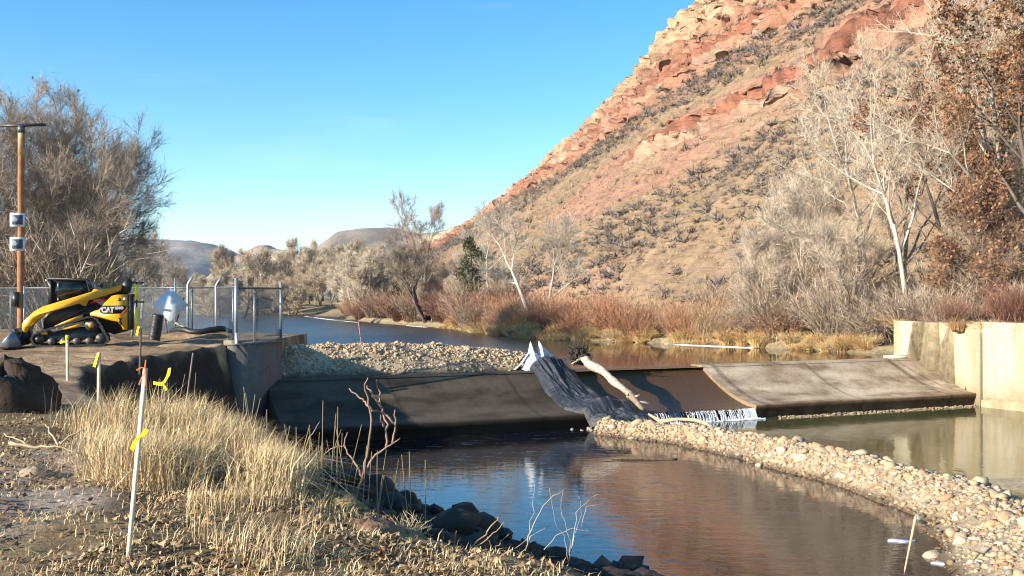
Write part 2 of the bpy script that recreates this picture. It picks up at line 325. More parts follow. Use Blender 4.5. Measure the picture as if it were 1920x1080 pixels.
# water
def poly(name, pts, z, mat):
    o = mesh_np(name, [(p[0], p[1], z) for p in pts], np.arange(len(pts))[None], (0, 0, 0), mat); return tag(o, kind='structure')
a, b_, c, d = wp(-1.5, .35), wp(11.05, .35), wp(16.7, .35), wp(30, .35)
poly('river', [tuple(a), tuple(d), (60, 60), (60, 400), (-420, 400), (-420, 36), (-12, 36)], ZU, M['river'])
BC = np.array([(3.0, 33.4), (5.6, 31.3), (7.2, 28), (8.7, 24.5), (9.7, 21), (9.5, 18), (8.9, 15.5), (8.6, 12), (8.6, 6)])   # centre line of the cobble berm
BH = np.array([.7, .8, .88, 1.0, 1.35, 1.75, 2.1, 2.5, 2.8])
e0, e1 = wp(10.2, 2.2), wp(30, 2.2); eL = wp(-1.5, 2.2)
poly('pool', [(-10, 5)] + [(8.6, 5)] + [tuple(p) for p in BC[::-1]] + [tuple(e0), tuple(eL), (-10, 30)], ZP, M['pool'])
poly('stream', [(8.6, 5), (40, 5), (30, 20), tuple(e1), tuple(e0)] + [tuple(p) for p in BC], ZP, M['stream'])

# ------------------------------------------------------------------ red rock hillside
HB_Y = [34.0, 76.5, 93.5, 110.5, 144.5, 170.0, 222.7, 272.0, 442.0, 714.0]; HB_X = [71.4, 52.7, 42.5, 23.8, 10.2, -5.1, -20.4, -40.8, -78.2, -136.0]
HC_Y = [34.0, 102.0, 144.5, 187.0, 238.0, 280.5, 340.0, 391.0, 442.0, 480.0, 530.0, 714.0]; HC_X = [161.5, 112.2, 86.7, 64.6, 47.6, 38.2, 25.8, 11.9, -6.8, -18.0, -34.0, -112.2]; HC_Z = [117.9, 107.7, 94.1, 83.0, 72.9, 60.9, 55.0, 47.3, 40.5, 27.0, 8.0, -1.1]
FS = 1.7                                                # grain of the rock features on this big hill
hy = np.concatenate([geo(51, 510, 620), geo(510, 731, 20)]); ht = np.concatenate([np.linspace(-.03, .5, 130), np.linspace(.5, 1.0, 220)[1:], np.linspace(1, 1.5, 24)[1:]])
T, Y = np.meshgrid(ht, hy)
def hill_raw(T, Y):
    bx = np.interp(Y, HB_Y, HB_X); cx = np.interp(Y, HC_Y, HC_X); cz = np.interp(Y, HC_Y, HC_Z)
    X = bx + (cx - bx) * T
    pz = np.interp(T, [-.05, 0, .3, .55, .7, .74, .84, .88, 1, 1.5], [-.06, -.01, .24, .49, .62, .70, .80, .90, 1.0, .78])
    return X, -.2 + (cz + .2) * pz
SLM = .22
def wcoord(X, Y, Z): return Z + SLM * (Y - 120) + 3.0 * fbm(X * .03, Y * .03, 71, 3)
X, Z = hill_raw(T, Y); X0, Y0, Z0 = X, Y, Z; X, Y, Z = X / FS, Y / FS, Z / FS
Wc = wcoord(X, Y, Z)
bands = vn(Wc * .17, Y * .012, 81) * .6 + .4 * vn(Wc * .45, Y * .03, 83)
rock = sm(.555, .615, bands + .45 * fbm(X * .07, Y * .05, 85, 4) + .10 * sm(.3, .7, T) + .42 * sm(.66, .76, T) - .45 * sm(.42, .05, T))
rock *= sm(0, .05, T)
LS = 1.7
f = Wc / LS; fr = f - np.floor(f); terr = (np.floor(f) + sm(.40, .56, fr)) * LS
disp = (terr - Wc) * rock * .95
f2 = (Wc + 1.5 * fbm(X * .1, Y * .1, 91, 2)) / .8; fr2 = f2 - np.floor(f2); disp = disp + ((np.floor(f2) + sm(.35, .6, fr2)) * .8 - f2 * .8) * rock * .9
rough = fbm(X * .35 + Z * .2, Y * .3 + Z * .3, 95, 5, .6)
joint = np.abs(fbm(Y * .35 + X * .1, Z * .12 + X * .05, 97, 4)) 
block = (h2(np.floor(Y * .45 + 3 * fbm(Y * .1, Wc * .3, 121, 2)), np.floor(Wc / 1.1), 123) - .5) * 1.1 + (h2(np.floor(Y * 1.1 + 2 * fbm(Y * .3, Wc, 125, 2)), np.floor(Wc / .55), 127) - .5) * .6
push = rock * (1.5 * block + 1.3 * rough + 1.3 * np.minimum(joint, .12) * 6 - .5) + (1 - rock) * .5 * rough + 2.2 * fbm(X * .06, Y * .045 + Z * .05, 99, 3)
Nn = np.array([-.70, -.25, .60]); fade = sm(0, .08, T)
Xd = X0 + FS * Nn[0] * push * fade; Yd = Y0 + FS * Nn[1] * push * fade; Zd = Z0 + FS * (disp * fade + Nn[2] * push * fade * .6)
strat = vn(Wc * .8, Y * .01, 101); strat2 = vn(Wc * .9, Y * .02, 103)
rc = lerp((.36, .15, .09), (.42, .225, .145), strat); rc = lerp(rc, (.46, .34, .235), sm(.6, .85, strat2) * .7)
rc = lerp(rc, (.50, .35, .215), sm(.66, .80, T + .12 * fbm(X * .1, Y * .1, 105, 3)) * .85)
rc = lerp(rc, (.28, .105, .065), sm(.62, .9, vn(Wc * 1.7, Y * .05, 107)) * .55)
so = lerp((.285, .205, .125), (.37, .24, .155), np.clip(.5 + 1.8 * fbm(X * .12, Y * .1 + Z * .1, 109, 4), 0, 1))
so = lerp(so, (.38, .205, .14), sm(.52, .72, vn(Wc * .3, Y * .03, 111) + .4 * fbm(X * .3, Y * .3, 113, 3)) * .8)
rc = rc * (1 + .55 * (vn(Wc * 3.1, Y * .15, 131) - .5) + .35 * (vn(Wc * 7, Y * .3, 133) - .5))[..., None]; hc = lerp(so, rc, rock) * .78
hill = mesh_np('hillside', np.stack([Xd, Yd, Zd], -1), grid(len(ht), len(hy)), hc.reshape(-1, 3), M['hill'], smooth=False); tag(hill, kind='structure')

# far hills beyond the river
def far_hill(name, cx, cy, prof, depth, c0, c1, seed, nx=110, ny=44, cap=None):
    px = np.array([p[0] for p in prof]); pz = np.array([p[1] for p in prof])
    xs = np.linspace(px[0], px[-1], nx); ys = np.linspace(-1, 1, ny); XX, YY = np.meshgrid(xs, ys)
    pr = np.interp(XX, px, pz); fo = np.clip(1 - np.abs(YY) ** 1.3, 0, 1)
    wx = XX + depth * .25 * fbm(XX / depth * 2, YY * 2, seed, 3)
    ZZ = pr * np.where(YY < 0, np.interp(YY, [-1, -.55, -.22, -.14, 0], [0, .42, .80, .985, 1]), fo) 
    gul = np.abs(fbm(XX / depth * 4, YY * .8, seed + 5, 4))
    ZZ = ZZ - gul * .35 * pr * np.sin(np.pi * np.clip(-YY * 1.05, 0, 1)) ; ZZ = ZZ + .07 * pr.max() * fbm(XX / depth * 9, YY * 9, seed + 9, 5, .65) - 2
    cc = lerp(c0, c1, np.clip(.5 + 2.2 * fbm(XX / depth * 5, YY * 5, seed + 3, 5), 0, 1))
    if cap is not None: cc = lerp(cc, cap, ((YY > -.23) & (YY < -.13)) * sm(.42, .6, vn(XX / depth * 5, 0 * XX, seed + 7)))
    o = mesh_np(name, np.stack([cx + XX, cy + YY * depth, ZZ], -1), grid(nx, ny), cc.reshape(-1, 3), M['far_hill']); return tag(o, kind='structure')
# x in metres at the given distance, heights above the valley floor
def ph(D, pts): return [((p[0] - 960) / 1867 * D, max(0, (550 - p[1]) / 1867 * D + 3.6)) for p in pts]
far_hill('distant_hill', 0, 1500, ph(1500, [(-700, 560), (-300, 500), (60, 478), (180, 452), (250, 447), (300, 450), (365, 452), (400, 457), (436, 470), (470, 492), (520, 530), (560, 553)]), 420, (.16, .14, .14), (.31, .26, .21), 200)
far_hill('distant_butte', 0, 1150, ph(1150, [(330, 552), (400, 520), (450, 480), (470, 470), (488, 461), (505, 460), (516, 465), (540, 470), (560, 474), (640, 500), (700, 552)]), 200, (.19, .15, .12), (.42, .33, .22), 220, cap=(.40, .28, .20))
far_hill('distant_mesa', 0, 950, ph(950, [(420, 553), (500, 508), (560, 478), (605, 466), (628, 450), (642, 438), (700, 432), (745, 431), (790, 438), (840, 432), (890, 418), (960, 414), (1040, 420), (1200, 480), (1300, 553)]), 330, (.155, .13, .115), (.34, .27, .19), 240, cap=(.50, .37, .23))

# ------------------------------------------------------------------ weir
US, UE = 11.0, 16.75                                    # the lower spillway bay
def wprof(s): t = np.clip((s - .2) / 3.55, 0, 1); return -1.28 - 1.24 * (1 - (1 - t) ** 1.75)
weir = empty('weir', (0, 0, 0)); tag(weir, 'long low concrete weir with a wet spillway bay spanning the river', 'weir')
def slab(u0, u1, drop, mat, name, seed, lip=0.0, toe_c=(.72, .62, .52), tone=1.0):
    us = np.linspace(u0, u1, max(8, int((u1 - u0) / .12))); ss = np.concatenate([[-.6, -.6], np.linspace(-.35, .2, 4), np.linspace(.2, 3.75, 36)[1:]])
    UU, SS = np.meshgrid(us, ss)
    edge = 3.75 + lip + .10 * fbm(us * .8, us * 0, seed, 4)
    SS = np.where(SS > .2, .2 + (SS - .2) * (edge[None] - .2) / 3.55, SS)
    ZZ = wprof(np.clip(SS, -1, 3.75)) - drop + .018 * fbm(UU * 1.2, SS * 1.2, seed + 2, 4) + .02 * sm(-.3, -.6, SS) * -1
    ZZ[0] = -2.6
    # broken lip, face below it and undercut foot
    ext_s = np.stack([edge + .03, edge + .0, edge - .14, edge - .22]); ext_z = np.stack([ZZ[-1] - .05, ZZ[-1] - .2 + .05 * fbm(us * 3, us * 0, seed + 4, 3), ZZ[-1] - .24, np.full(len(us), -3.4)])
    SS = np.concatenate([SS, ext_s]); ZZ = np.concatenate([ZZ, ext_z]); UU = np.concatenate([UU, np.tile(us, (4, 1))])
    P = np.stack([W0[0] + WD[0] * UU + WN[0] * SS, W0[1] + WD[1] * UU + WN[1] * SS, ZZ], -1)
    n, k = SS.shape[1], SS.shape[0]; V = P.reshape(-1, 3); F = grid(n, k)
    cs = np.ones((k, n, 3)); st = np.clip(.5 + 2.6 * fbm(UU * .35, SS * 1.5, seed + 6, 4), 0, 1)
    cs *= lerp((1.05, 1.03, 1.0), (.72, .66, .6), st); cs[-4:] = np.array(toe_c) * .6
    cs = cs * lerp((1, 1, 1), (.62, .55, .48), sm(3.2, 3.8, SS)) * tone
    jt = np.abs((UU - 1.2) % 4.6 - 2.3); cs = cs * (1 - .45 * (jt < .07))[..., None]
    gou = sm(.16, .02, np.abs(UU - (26.3 + .22 * SS + .12 * np.sin(SS * 2)))) * sm(.1, .5, SS) * sm(3.4, 2.2, SS) + .8 * sm(.10, .02, np.abs(UU - (26.9 + .20 * SS))) * sm(.1, .4, SS) * sm(3.7, 3.0, SS) if u1 > 20 else UU * 0
    cs = lerp(cs, np.array([.30, .23, .16]), np.clip(gou, 0, 1) * .8)
    cs = lerp(cs, cs * np.array([.62, .56, .5]), sm(.56, .74, vn(UU * .5, SS * 1.9, seed + 12) * .7 + .3 * vn(UU * 3, SS * 5, seed + 13)))
    # closed ends
    m = MB(); m.add(V, F, cs.reshape(-1, 3))
    for col_i in (0, n - 1):
        top = P[:, col_i]; bot = top.copy(); bot[:, 2] = -3.4; vv = np.concatenate([top, bot]); i = np.arange(k - 1)
        m.add(vv, np.stack([i, i + 1, i + 1 + k, i + k], 1), (.55, .48, .4))
    return m.build(name, mat, weir, smooth=False)
slab(-.6, US, 0, M['weir'], 'slab', 301, tone=.19)  # same concrete as the right slab, with its shade put into the tone
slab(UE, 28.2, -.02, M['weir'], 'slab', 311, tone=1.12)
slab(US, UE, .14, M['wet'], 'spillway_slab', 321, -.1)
# thin sheet of water running down the spillway
us = np.linspace(US + .02, UE - .02, 90); ss = np.linspace(-.9, 3.72, 60); UU, SS = np.meshgrid(us, ss)
ZZ = np.where(SS < .0, ZU + .004, np.minimum(ZU + .004, wprof(SS) - .14 + .035 + .012 * fbm(UU * 6, SS * 1.2, 331, 3)))
m, nt, b = newmat('sheet_water'); b.inputs['Base Color'].default_value = (.085, .045, .018, 1); b.inputs['IOR'].default_value = 1.33; b.inputs['Specular IOR Level'].default_value = .3; b.inputs['Roughness'].default_value = .25
tcn = nd(nt, 'ShaderNodeTexCoord'); n1 = nd(nt, 'ShaderNodeTexNoise', Scale=7, Detail=4); nt.links.new(tcn.outputs['Object'], n1.inputs['Vector'])
bp = nd(nt, 'ShaderNodeBump', Strength=.8, Distance=.03); nt.links.new(n1.outputs[0], bp.inputs['Height']); nt.links.new(bp.outputs[0], b.inputs['Normal'])
sh = mesh_np('spill_water', np.stack([W0[0] + WD[0] * UU + WN[0] * SS, W0[1] + WD[1] * UU + WN[1] * SS, ZZ], -1), grid(90, 60), (1, 1, 1), m, smooth=True); tag(sh, kind='structure')
# white water falling off the lip, strand by strand
n = 760; u = np.sort(rng.uniform(US + .1, UE - .05, n)); u = np.where(rng.random(n) < .25, UE - .6 + rng.random(n) * .55, u); s0 = 3.68 + .05 * rng.random(n)
keepc = rng.random(n) < .22 + .38 * vn(u * 9, u * 0, 341) + .4 * (u > UE - .35); u, s0 = u[keepc], s0[keepc]; n = len(u); z0 = -2.52 - .12 + .02 * rng.random(n); cas = MB()
for k in range(4):
    fa, fb = k / 4, (k + 1) / 4
    def pt(f, j): return np.stack([W0[0] + WD[0] * (u + j * f) + WN[0] * (s0 + .26 * f), W0[1] + WD[1] * (u + j * f) + WN[1] * (s0 + .26 * f), z0 + (ZP - z0) * f ** 1.7], 1)
    jj = (rng.random(n) - .5) * .03; ln = rng.uniform(.4, 1, n); ok = (rng.random(n) > .22)
    r_ = rng.uniform(.0015, .006, n) * (1 + fb * .8)
    V, F = tubes(pt(fa, 0)[ok], (pt(fb, 0) + np.stack([jj, jj, jj * 0], 1))[ok], r_[ok], (r_ * 1.15)[ok], 4); cas.add(V, F, (.8, .8, .8))
for _ in range(150):
    uu = rng.uniform(US, UE + .1) if rng.random() < .6 else UE - rng.random() * 1.2; p = wp(uu, 3.95 + .25 * rng.random() ** 2)
    V, F = tubes(np.array([[p[0] - .05, p[1] - .03, ZP + .005]]), np.array([[p[0] + .05, p[1] + .02, ZP + .015]]), np.array([.03]), np.array([.02 + .03 * rng.random()]), 5); cas.add(V, F, (.8,) * 3)
co = cas.build('white_water', M['foam']); tag(co, 'white water falling in strands off the spillway lip', 'cascade', kind='stuff')

# right-hand wing walls
def wall_panel(name, p0, p1, th, z0, z1, label, mat, seed, nseg=40, top_noise=.012):
    p0 = np.array(p0); p1 = np.array(p1); d = p1 - p0; Ln = np.linalg.norm(d); d = d / Ln; nn = np.array([d[1], -d[0]])
    r = empty(name, (p0[0], p0[1], z0)); mb = MB(); a = np.linspace(0, Ln, nseg); zz = np.linspace(z0, z1, 30)
    A, Zq = np.meshgrid(a, zz); off = -.012 * fbm(A * 1.5, Zq * 1.5, seed, 4)
    P = np.stack([d[0] * A - nn[0] * off, d[1] * A - nn[1] * off, Zq - z0 + (Zq > z1 - .01) * top_noise * fbm(A * 3, A * 0, seed + 1, 3)], -1)
    st = np.clip(.5 + 2.4 * fbm(A * 1.6, Zq * .18, seed + 3, 4), 0, 1)      # run-off stains down the face
    low = sm(1.5, .0, Zq - z0 - .55 * vn(A * .7, A * 0, seed + 8))
    c = lerp((1.05, 1.04, 1.0), (.80, .72, .58), st); c = lerp(c, np.array([.46, .40, .28]), low * .75)
    mb.add(P.reshape(-1, 3), grid(nseg, 30), c.reshape(-1, 3))
    H = z1 - z0; q0 = np.array([0., 0]); q1 = d * Ln; b0 = q0 - nn * th; b1 = q1 - nn * th
    hv = [(*q0, H), (*q1, H), (*b1, H), (*b0, H), (*q0, 0), (*q1, 0), (*b1, 0), (*b0, 0)]
    mb.add(hv, np.array([[0, 1, 2, 3], [1, 5, 6, 2], [0, 3, 7, 4], [3, 2, 6, 7]]), (.95, .92, .86))
    mb.build('panel', mat, r); return tag(r, label, 'wall')
wall_panel('wing_wall', (19.35, 41.2), (18.25, 47.6), -.35, -3.4, .36, 'pale concrete wing wall at the right end of the weir', M['wall'], 401)
wb = wall_panel('wing_wall', (26.5, 28.6), (19.42, 41.1), -.35, -3.4, .47, 'bright concrete retaining wall at the right edge of the frame', M['wall'], 411, 90)
mb = MB(); d = np.array([19.42 - 26.5, 41.1 - 28.6]); d /= np.linalg.norm(d); nn = np.array([d[1], -d[0]])
pts = []; Ln = 14.2
for a_ in np.linspace(0, Ln, 60):
    pts.append((d * a_ + (-nn) * 0))
pts = np.array(pts); off = .32 + .10 * fbm(np.linspace(0, 9, 60), np.zeros(60), 421, 3)
A_ = np.concatenate([np.c_[pts + nn * .02, np.full(60, .78)], np.c_[pts - (nn * off[:, None]), np.full(60, .66) + .03 * fbm(np.linspace(0, 20, 60), np.zeros(60), 423, 3)], np.c_[pts - nn * (off[:, None] + .05), np.zeros(60)]])
mb.add(A_, grid(60, 3), (.78, .72, .6)); mb.build('footing', M['wall'], wb)
# worn ledge at the end of the weir crest
mb = MB(); p = wp(27.55, -.1); mb.box((0, 0, 0), (1.5, .55, .10), (1.5, 1.5, 1.5), rz=math.atan2(WD[1], WD[0]))
lo = mb.build('concrete_ledge', M['wall']); lo.location = (p[0], p[1], -1.2); tag(lo, 'small pale concrete ledge on the weir crest beside the wing wall', 'ledge')

# left abutment
def abut():
    r = empty('abutment', (-8.9, 31.3, -3.4)); p0 = np.array([-8.72, 31.5]); p1 = np.array([-7.86, 33.9]); d = p1 - p0; Ln = np.linalg.norm(d); ang = math.atan2(d[1], d[0]); d /= Ln; nl = np.array([-d[1], d[0]])
    c = (p0 + p1) / 2 + nl * .17 - np.array([-8.9, 31.3])
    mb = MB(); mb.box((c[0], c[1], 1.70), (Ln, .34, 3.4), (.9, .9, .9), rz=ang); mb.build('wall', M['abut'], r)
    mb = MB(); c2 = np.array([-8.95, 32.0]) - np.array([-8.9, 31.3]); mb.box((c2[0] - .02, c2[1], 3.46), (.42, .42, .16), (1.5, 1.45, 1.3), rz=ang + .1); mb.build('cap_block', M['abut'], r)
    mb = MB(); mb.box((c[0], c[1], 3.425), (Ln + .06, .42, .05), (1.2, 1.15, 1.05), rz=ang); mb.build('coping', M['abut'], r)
    return tag(r, 'dark shaded concrete abutment wall at the left end of the weir', 'abutment')
abut()
# shore ice
def ice(pts, label):
    pts = np.array(pts); c = pts.mean(0); mb = MB(); n = len(pts)
    for z_, k in ((0, 1), (.03, .97)): pass
    V = np.concatenate([np.c_[pts - c, np.zeros(n)], np.c_[(pts - c) * .97, np.full(n, .035)]])
    i = np.arange(n); mb.add(V, [np.stack([i, (i + 1) % n, n + (i + 1) % n, n + i], 1), np.arange(n, 2 * n)[None]])
    o = mb.build('shore_ice', M['ice']); o.location = (c[0], c[1], ZU + .004); return tag(o, label, 'ice')
def blob(x0, y0, x1, y1, wd, seed, n=26):
    r = random.Random(seed); a = np.linspace(0, 1, n); top = np.c_[x0 + (x1 - x0) * a, y0 + (y1 - y0) * a + wd * np.sin(a * np.pi) * np.array([r.uniform(.1, 1.2) for _ in a])]
    bot = np.c_[x0 + (x1 - x0) * a, y0 + (y1 - y0) * a - wd * np.sin(a * np.pi) * np.array([r.uniform(.4, 1.1) for _ in a])][::-1]
    return np.concatenate([bot[1:-1][::-1], top[::-1]])
ice(blob(8.9, 58.6, 13.2, 54.2, .34, 1, 40), 'long white strip of shore ice under the far willow bank')
ice(blob(-27, 129, -15.5, 101, 1.2, 2), 'pale ice edge along the distant bend of the river')
ice(blob(-9.8, 92, -7.4, 87, .5, 3), 'small white ice patch below the far dark brush')

# ------------------------------------------------------------------ stones
def stone_proto(seed, sub=1, rough=.34):
    import bmesh
    bm = bmesh.new(); bmesh.ops.create_icosphere(bm, subdivisions=sub, radius=1); r = np.random.default_rng(seed)
    V = np.array([v.co[:] for v in bm.verts]); F = np.array([[v.index for v in f.verts] for f in bm.faces]); bm.free()
    sc = np.array([1, r.uniform(.65, .95), r.uniform(.5, .8)])
    for k in range(5):
        d = nrm(r.normal(size=3)); V = V + nrm(V) * (np.clip((V @ d)[:, None] - .35, 0, 1)) * -r.uniform(.3, .9)
    V = V * (1 + rough * (r.random((len(V), 1)) - .5)); return V * sc, F
SP = [stone_proto(k, 2 if k < 6 else 1) for k in range(12)]
SP_LO = [stone_proto(50 + k, 1) for k in range(5)] 
STONE_COLS = .68 * np.array([1.10, 1.0, .86]) * np.array([(.62, .50, .35), (.56, .44, .31), (.66, .57, .44), (.50, .38, .27), (.58, .36, .25), (.40, .36, .31), (.70, .62, .50), (.34, .35, .33), (.60, .44, .28), (.63, .55, .42), (.075, .06, .052), (.055, .05, .05)])
stone_meshes = {}
def stone_mesh(k, ci):
    if (k, ci) not in stone_meshes:
        o = mesh_np('stone', SP[k][0], SP[k][1], STONE_COLS[ci], M['stone'], smooth=False); stone_meshes[(k, ci)] = o.data; bpy.data.objects.remove(o)
    return stone_meshes[(k, ci)]
def put_stone(p, s, parent, r, name='stone', cols=None):
    ci = int(r.choice(cols)) if cols is not None else int(r.integers(10))
    o = bpy.data.objects.new(name, stone_mesh(int(r.integers(len(SP))), ci)); COL.objects.link(o)
    o.location = p; o.scale = (s, s, s * r.uniform(.75, 1.1)); o.rotation_euler = (r.uniform(-.5, .5), r.uniform(-.5, .5), r.uniform(0, 6.28)); o.parent = parent; return o
def scatter(protos, P, S, rz, C, r, flat_=1.0, tilt=.5):
    Vs, Fs, Cs, n = [], [], [], 0; idx = r.integers(len(protos), size=len(P))
    for k, (V, F) in enumerate(protos):
        i = np.where(idx == k)[0]
        if not len(i): continue
        c, s = np.cos(rz[i]), np.sin(rz[i]); tx = r.normal(size=len(i)) * tilt
        X = V[None, :, 0] * c[:, None] - V[None, :, 1] * s[:, None]; Yv = V[None, :, 0] * s[:, None] + V[None, :, 1] * c[:, None]; Zv = np.tile(V[None, :, 2], (len(i), 1)) * flat_
        Y2 = Yv * np.cos(tx)[:, None] - Zv * np.sin(tx)[:, None]; Z2 = Yv * np.sin(tx)[:, None] + Zv * np.cos(tx)[:, None]
        W = np.stack([X, Y2, Z2], -1) * S[i][:, None, None] + P[i][:, None]
        Vs.append(W.reshape(-1, 3)); Fs.append((F[None] + (np.arange(len(i)) * len(V))[:, None, None] + n).reshape(-1, F.shape[1])); n += len(i) * len(V)
        Cs.append(np.repeat(C[i], len(V), 0))
    return np.concatenate(Vs), np.concatenate(Fs), np.concatenate(Cs)
def ridge(name, cl, hw, hgt, z0, seed, label, res=.13, rise=None):
    """a heaped ridge of gravel along a centre line; returns object, height function sampler"""
    cl = np.array(cl, float); seg = np.r_[0, np.cumsum(np.linalg.norm(np.diff(cl, axis=0), axis=1))]; Ln = seg[-1]
    a = np.arange(0, Ln, res); b = np.linspace(-1.25, 1.25, 46); A, B = np.meshgrid(a, b)
    def at(A, B):
        cx = np.interp(A, seg, cl[:, 0]); cy = np.interp(A, seg, cl[:, 1]); h = np.interp(A, seg, hw)
        tx = np.interp(A + .3, seg, cl[:, 0]) - np.interp(A - .3, seg, cl[:, 0]); ty = np.interp(A + .3, seg, cl[:, 1]) - np.interp(A - .3, seg, cl[:, 1]); l = np.hypot(tx, ty) + 1e-9
        x = cx + ty / l * B * h; y = cy - tx / l * B * h
        hh = np.interp(A, seg, hgt) if np.ndim(hgt) else hgt
        bb = B + .25 * fbm(x * .8, y * .8, seed, 3)
        z = z0 - .25 + (hh + .25) * np.interp(np.abs(bb), [0, .25, .6, 1, 1.3], [1, .95, .62, .22, -.3]) + .22 * fbm(x * 1.6, y * 1.6, seed + 1, 4)
        return x, y, z
    x, y, z = at(A, B); root = empty(name, (0, 0, 0))
    c = lerp((.26, .20, .135), (.46, .36, .24), np.clip(.5 + 1.8 * fbm(x * 1.5, y * 1.5, seed + 3, 4), 0, 1))
    c = c * lerp((1, 1, 1), (.38, .34, .3), sm(z0 + .18, z0 + .02, z)); return root, mesh_np('gravel_bed', np.stack([x, y, z], -1), grid(len(a), 46), c.reshape(-1, 3), M['gravel'], root), at, Ln
def cobbles(name, cl, hw, hgt, z0, seed, label, nbig, nsmall, smin, smax, cols=None, near=None, g=(.018, .06)):
    r = np.random.default_rng(seed); root, bed, at, Ln = ridge(name, cl, hw, hgt, z0, seed, label)
    tag(root, label, 'gravel bank')
    A = r.uniform(0, Ln, nbig * 3); B = np.clip(r.normal(0, .5, nbig * 3), -1.05, 1.05); x, y, z = at(A, B)
    ok = (z > z0 - .12) & (y < 60); x, y, z = x[ok][:nbig], y[ok][:nbig], z[ok][:nbig]
    s = smin + (smax - smin) * r.random(len(x)) ** 2.2
    for k in range(len(x)): put_stone((x[k], y[k], z[k] + s[k] * .10), s[k], root, r, cols=cols)
    A = r.uniform(0, Ln, nsmall); B = np.clip(r.normal(0, .55, nsmall), -1.15, 1.15); x, y, z = at(A, B); ok = z > z0 - .08; x, y, z = x[ok], y[ok], z[ok]
    s = g[0] + (g[1] - g[0]) * r.random(len(x)) ** 2.2; C = STONE_COLS[r.integers(10, size=len(x))] * r.uniform(.75, 1.1, (len(x), 1))
    C = C * lerp((1, 1, 1), (.42, .38, .34), sm(z0 + .16, z0 + .02, z + .05 * r.normal(size=len(x))))
    V, F, C = scatter(SP_LO, np.c_[x, y, z + s * .12], s, r.uniform(0, 6.28, len(x)), C, r)
    o = mesh_np('pebbles', V, F, C, M['stone'], root); o['kind'] = 'stuff'
    return root
cobbles('cobble_berm', BC[:-1], BH[:-1], [.40, .5, .55, .6, .62, .6, .6, .55], ZP, 501, 'diagonal berm of pale river cobbles between the pool and the stream', 300, 11500, .10, .27, g=(.03, .12))
bar = [tuple(wp(-.6, -3.2)), tuple(wp(3, -3.0)), tuple(wp(6.5, -2.6)), tuple(wp(9.2, -2.2)), tuple(wp(10.6, -1.8))]
cobbles('gravel_bar', bar, [2.1, 2.2, 2.1, 1.7, 1.0], [.95, 1.05, .95, .72, .45], ZU, 521, 'heaped gravel bar just upstream of the weir crest', 260, 7000, .09, .20, cols=[0, 1, 2, 4, 6, 8, 9], g=(.035, .12))
r5 = np.random.default_rng(531); n = 900; u = r5.uniform(UE + .8, 28, n); s_ = 3.95 + np.abs(r5.normal(0, .28, n)); P = W0 + WD * u[:, None] + WN * s_[:, None]
sz = r5.uniform(.02, .07, n); V, F, C = scatter(SP_LO, np.c_[P, np.full(n, ZP + .0) + .05 * r5.random(n) - .25 * (s_ - 4.1).clip(0)], sz, r5.uniform(0, 6, n), STONE_COLS[r5.integers(10, size=n)] * .8, r5)
o = mesh_np('toe_gravel', V, F, C, M['stone']); tag(o, 'line of small gravel washed up along the toe of the weir slab', 'gravel', kind='stuff')
rr = empty('toe_cobbles'); tag(rr, 'shaded cobbles heaped at the foot of the weir by the black sheet', 'stones')
for k in range(120):
    u_ = r5.normal(10.9, 1.1); s1 = 3.75 + 1.5 * r5.random() ** 1.3; p = wp(u_, s1); s0_ = .06 + .15 * r5.random() ** 2
    zz_ = ZP + .20 - .12 * (s1 - 3.75) - .10 * abs(u_ - 11)
    if zz_ > ZP - .04: put_stone((p[0], p[1], zz_), s0_, rr, r5, cols=[1, 3, 5, 7, 8])
r6 = np.random.default_rng(541); rip = empty('riprap_bank'); tag(rip, 'dark riprap boulders lining the near bank below the dead grass', 'riprap')
for k in range(285):
    y = r6.uniform(4.2, 17.5); ql = .55 + 4.0 * r6.random() ** 1.5; ex = np.interp(y, E_Y, E_X); sl = (np.interp(y + .6, E_Y, E_X) - np.interp(y - .6, E_Y, E_X)) / 1.2
    l = math.hypot(1, sl); x = ex + ql / l; yy = y - sl * ql / l; s = (.11 + .25 * r6.random() ** 1.5) * (1.1 if ql > 1.1 else .62)
    put_stone((x, yy, float(gz(x, yy)) + s * .30), s, rip, r6, 'boulder', cols=[10, 11])  # both boulder tones are darkened to paint in the shade of the bank

n = 1700; y = r6.uniform(4.5, 17, n); ql = .25 + 3.6 * r6.random(n); ex = np.interp(y, E_Y, E_X); sl = (np.interp(y + .6, E_Y, E_X) - np.interp(y - .6, E_Y, E_X)) / 1.2; l = np.hypot(1, sl); x = ex + ql / l; yy = y - sl * ql / l; sz = .015 + .075 * r6.random(n) ** 2
V, F, C = scatter(SP_LO, np.c_[x, yy, gz(x, yy) + sz * .2], sz, r6.uniform(0, 6, n), np.array([.10, .075, .055]) * r6.uniform(.5, 1.6, (n, 1)), r6); o = mesh_np('rubble', V, F, C, M['stone'], rip); o['kind'] = 'stuff'

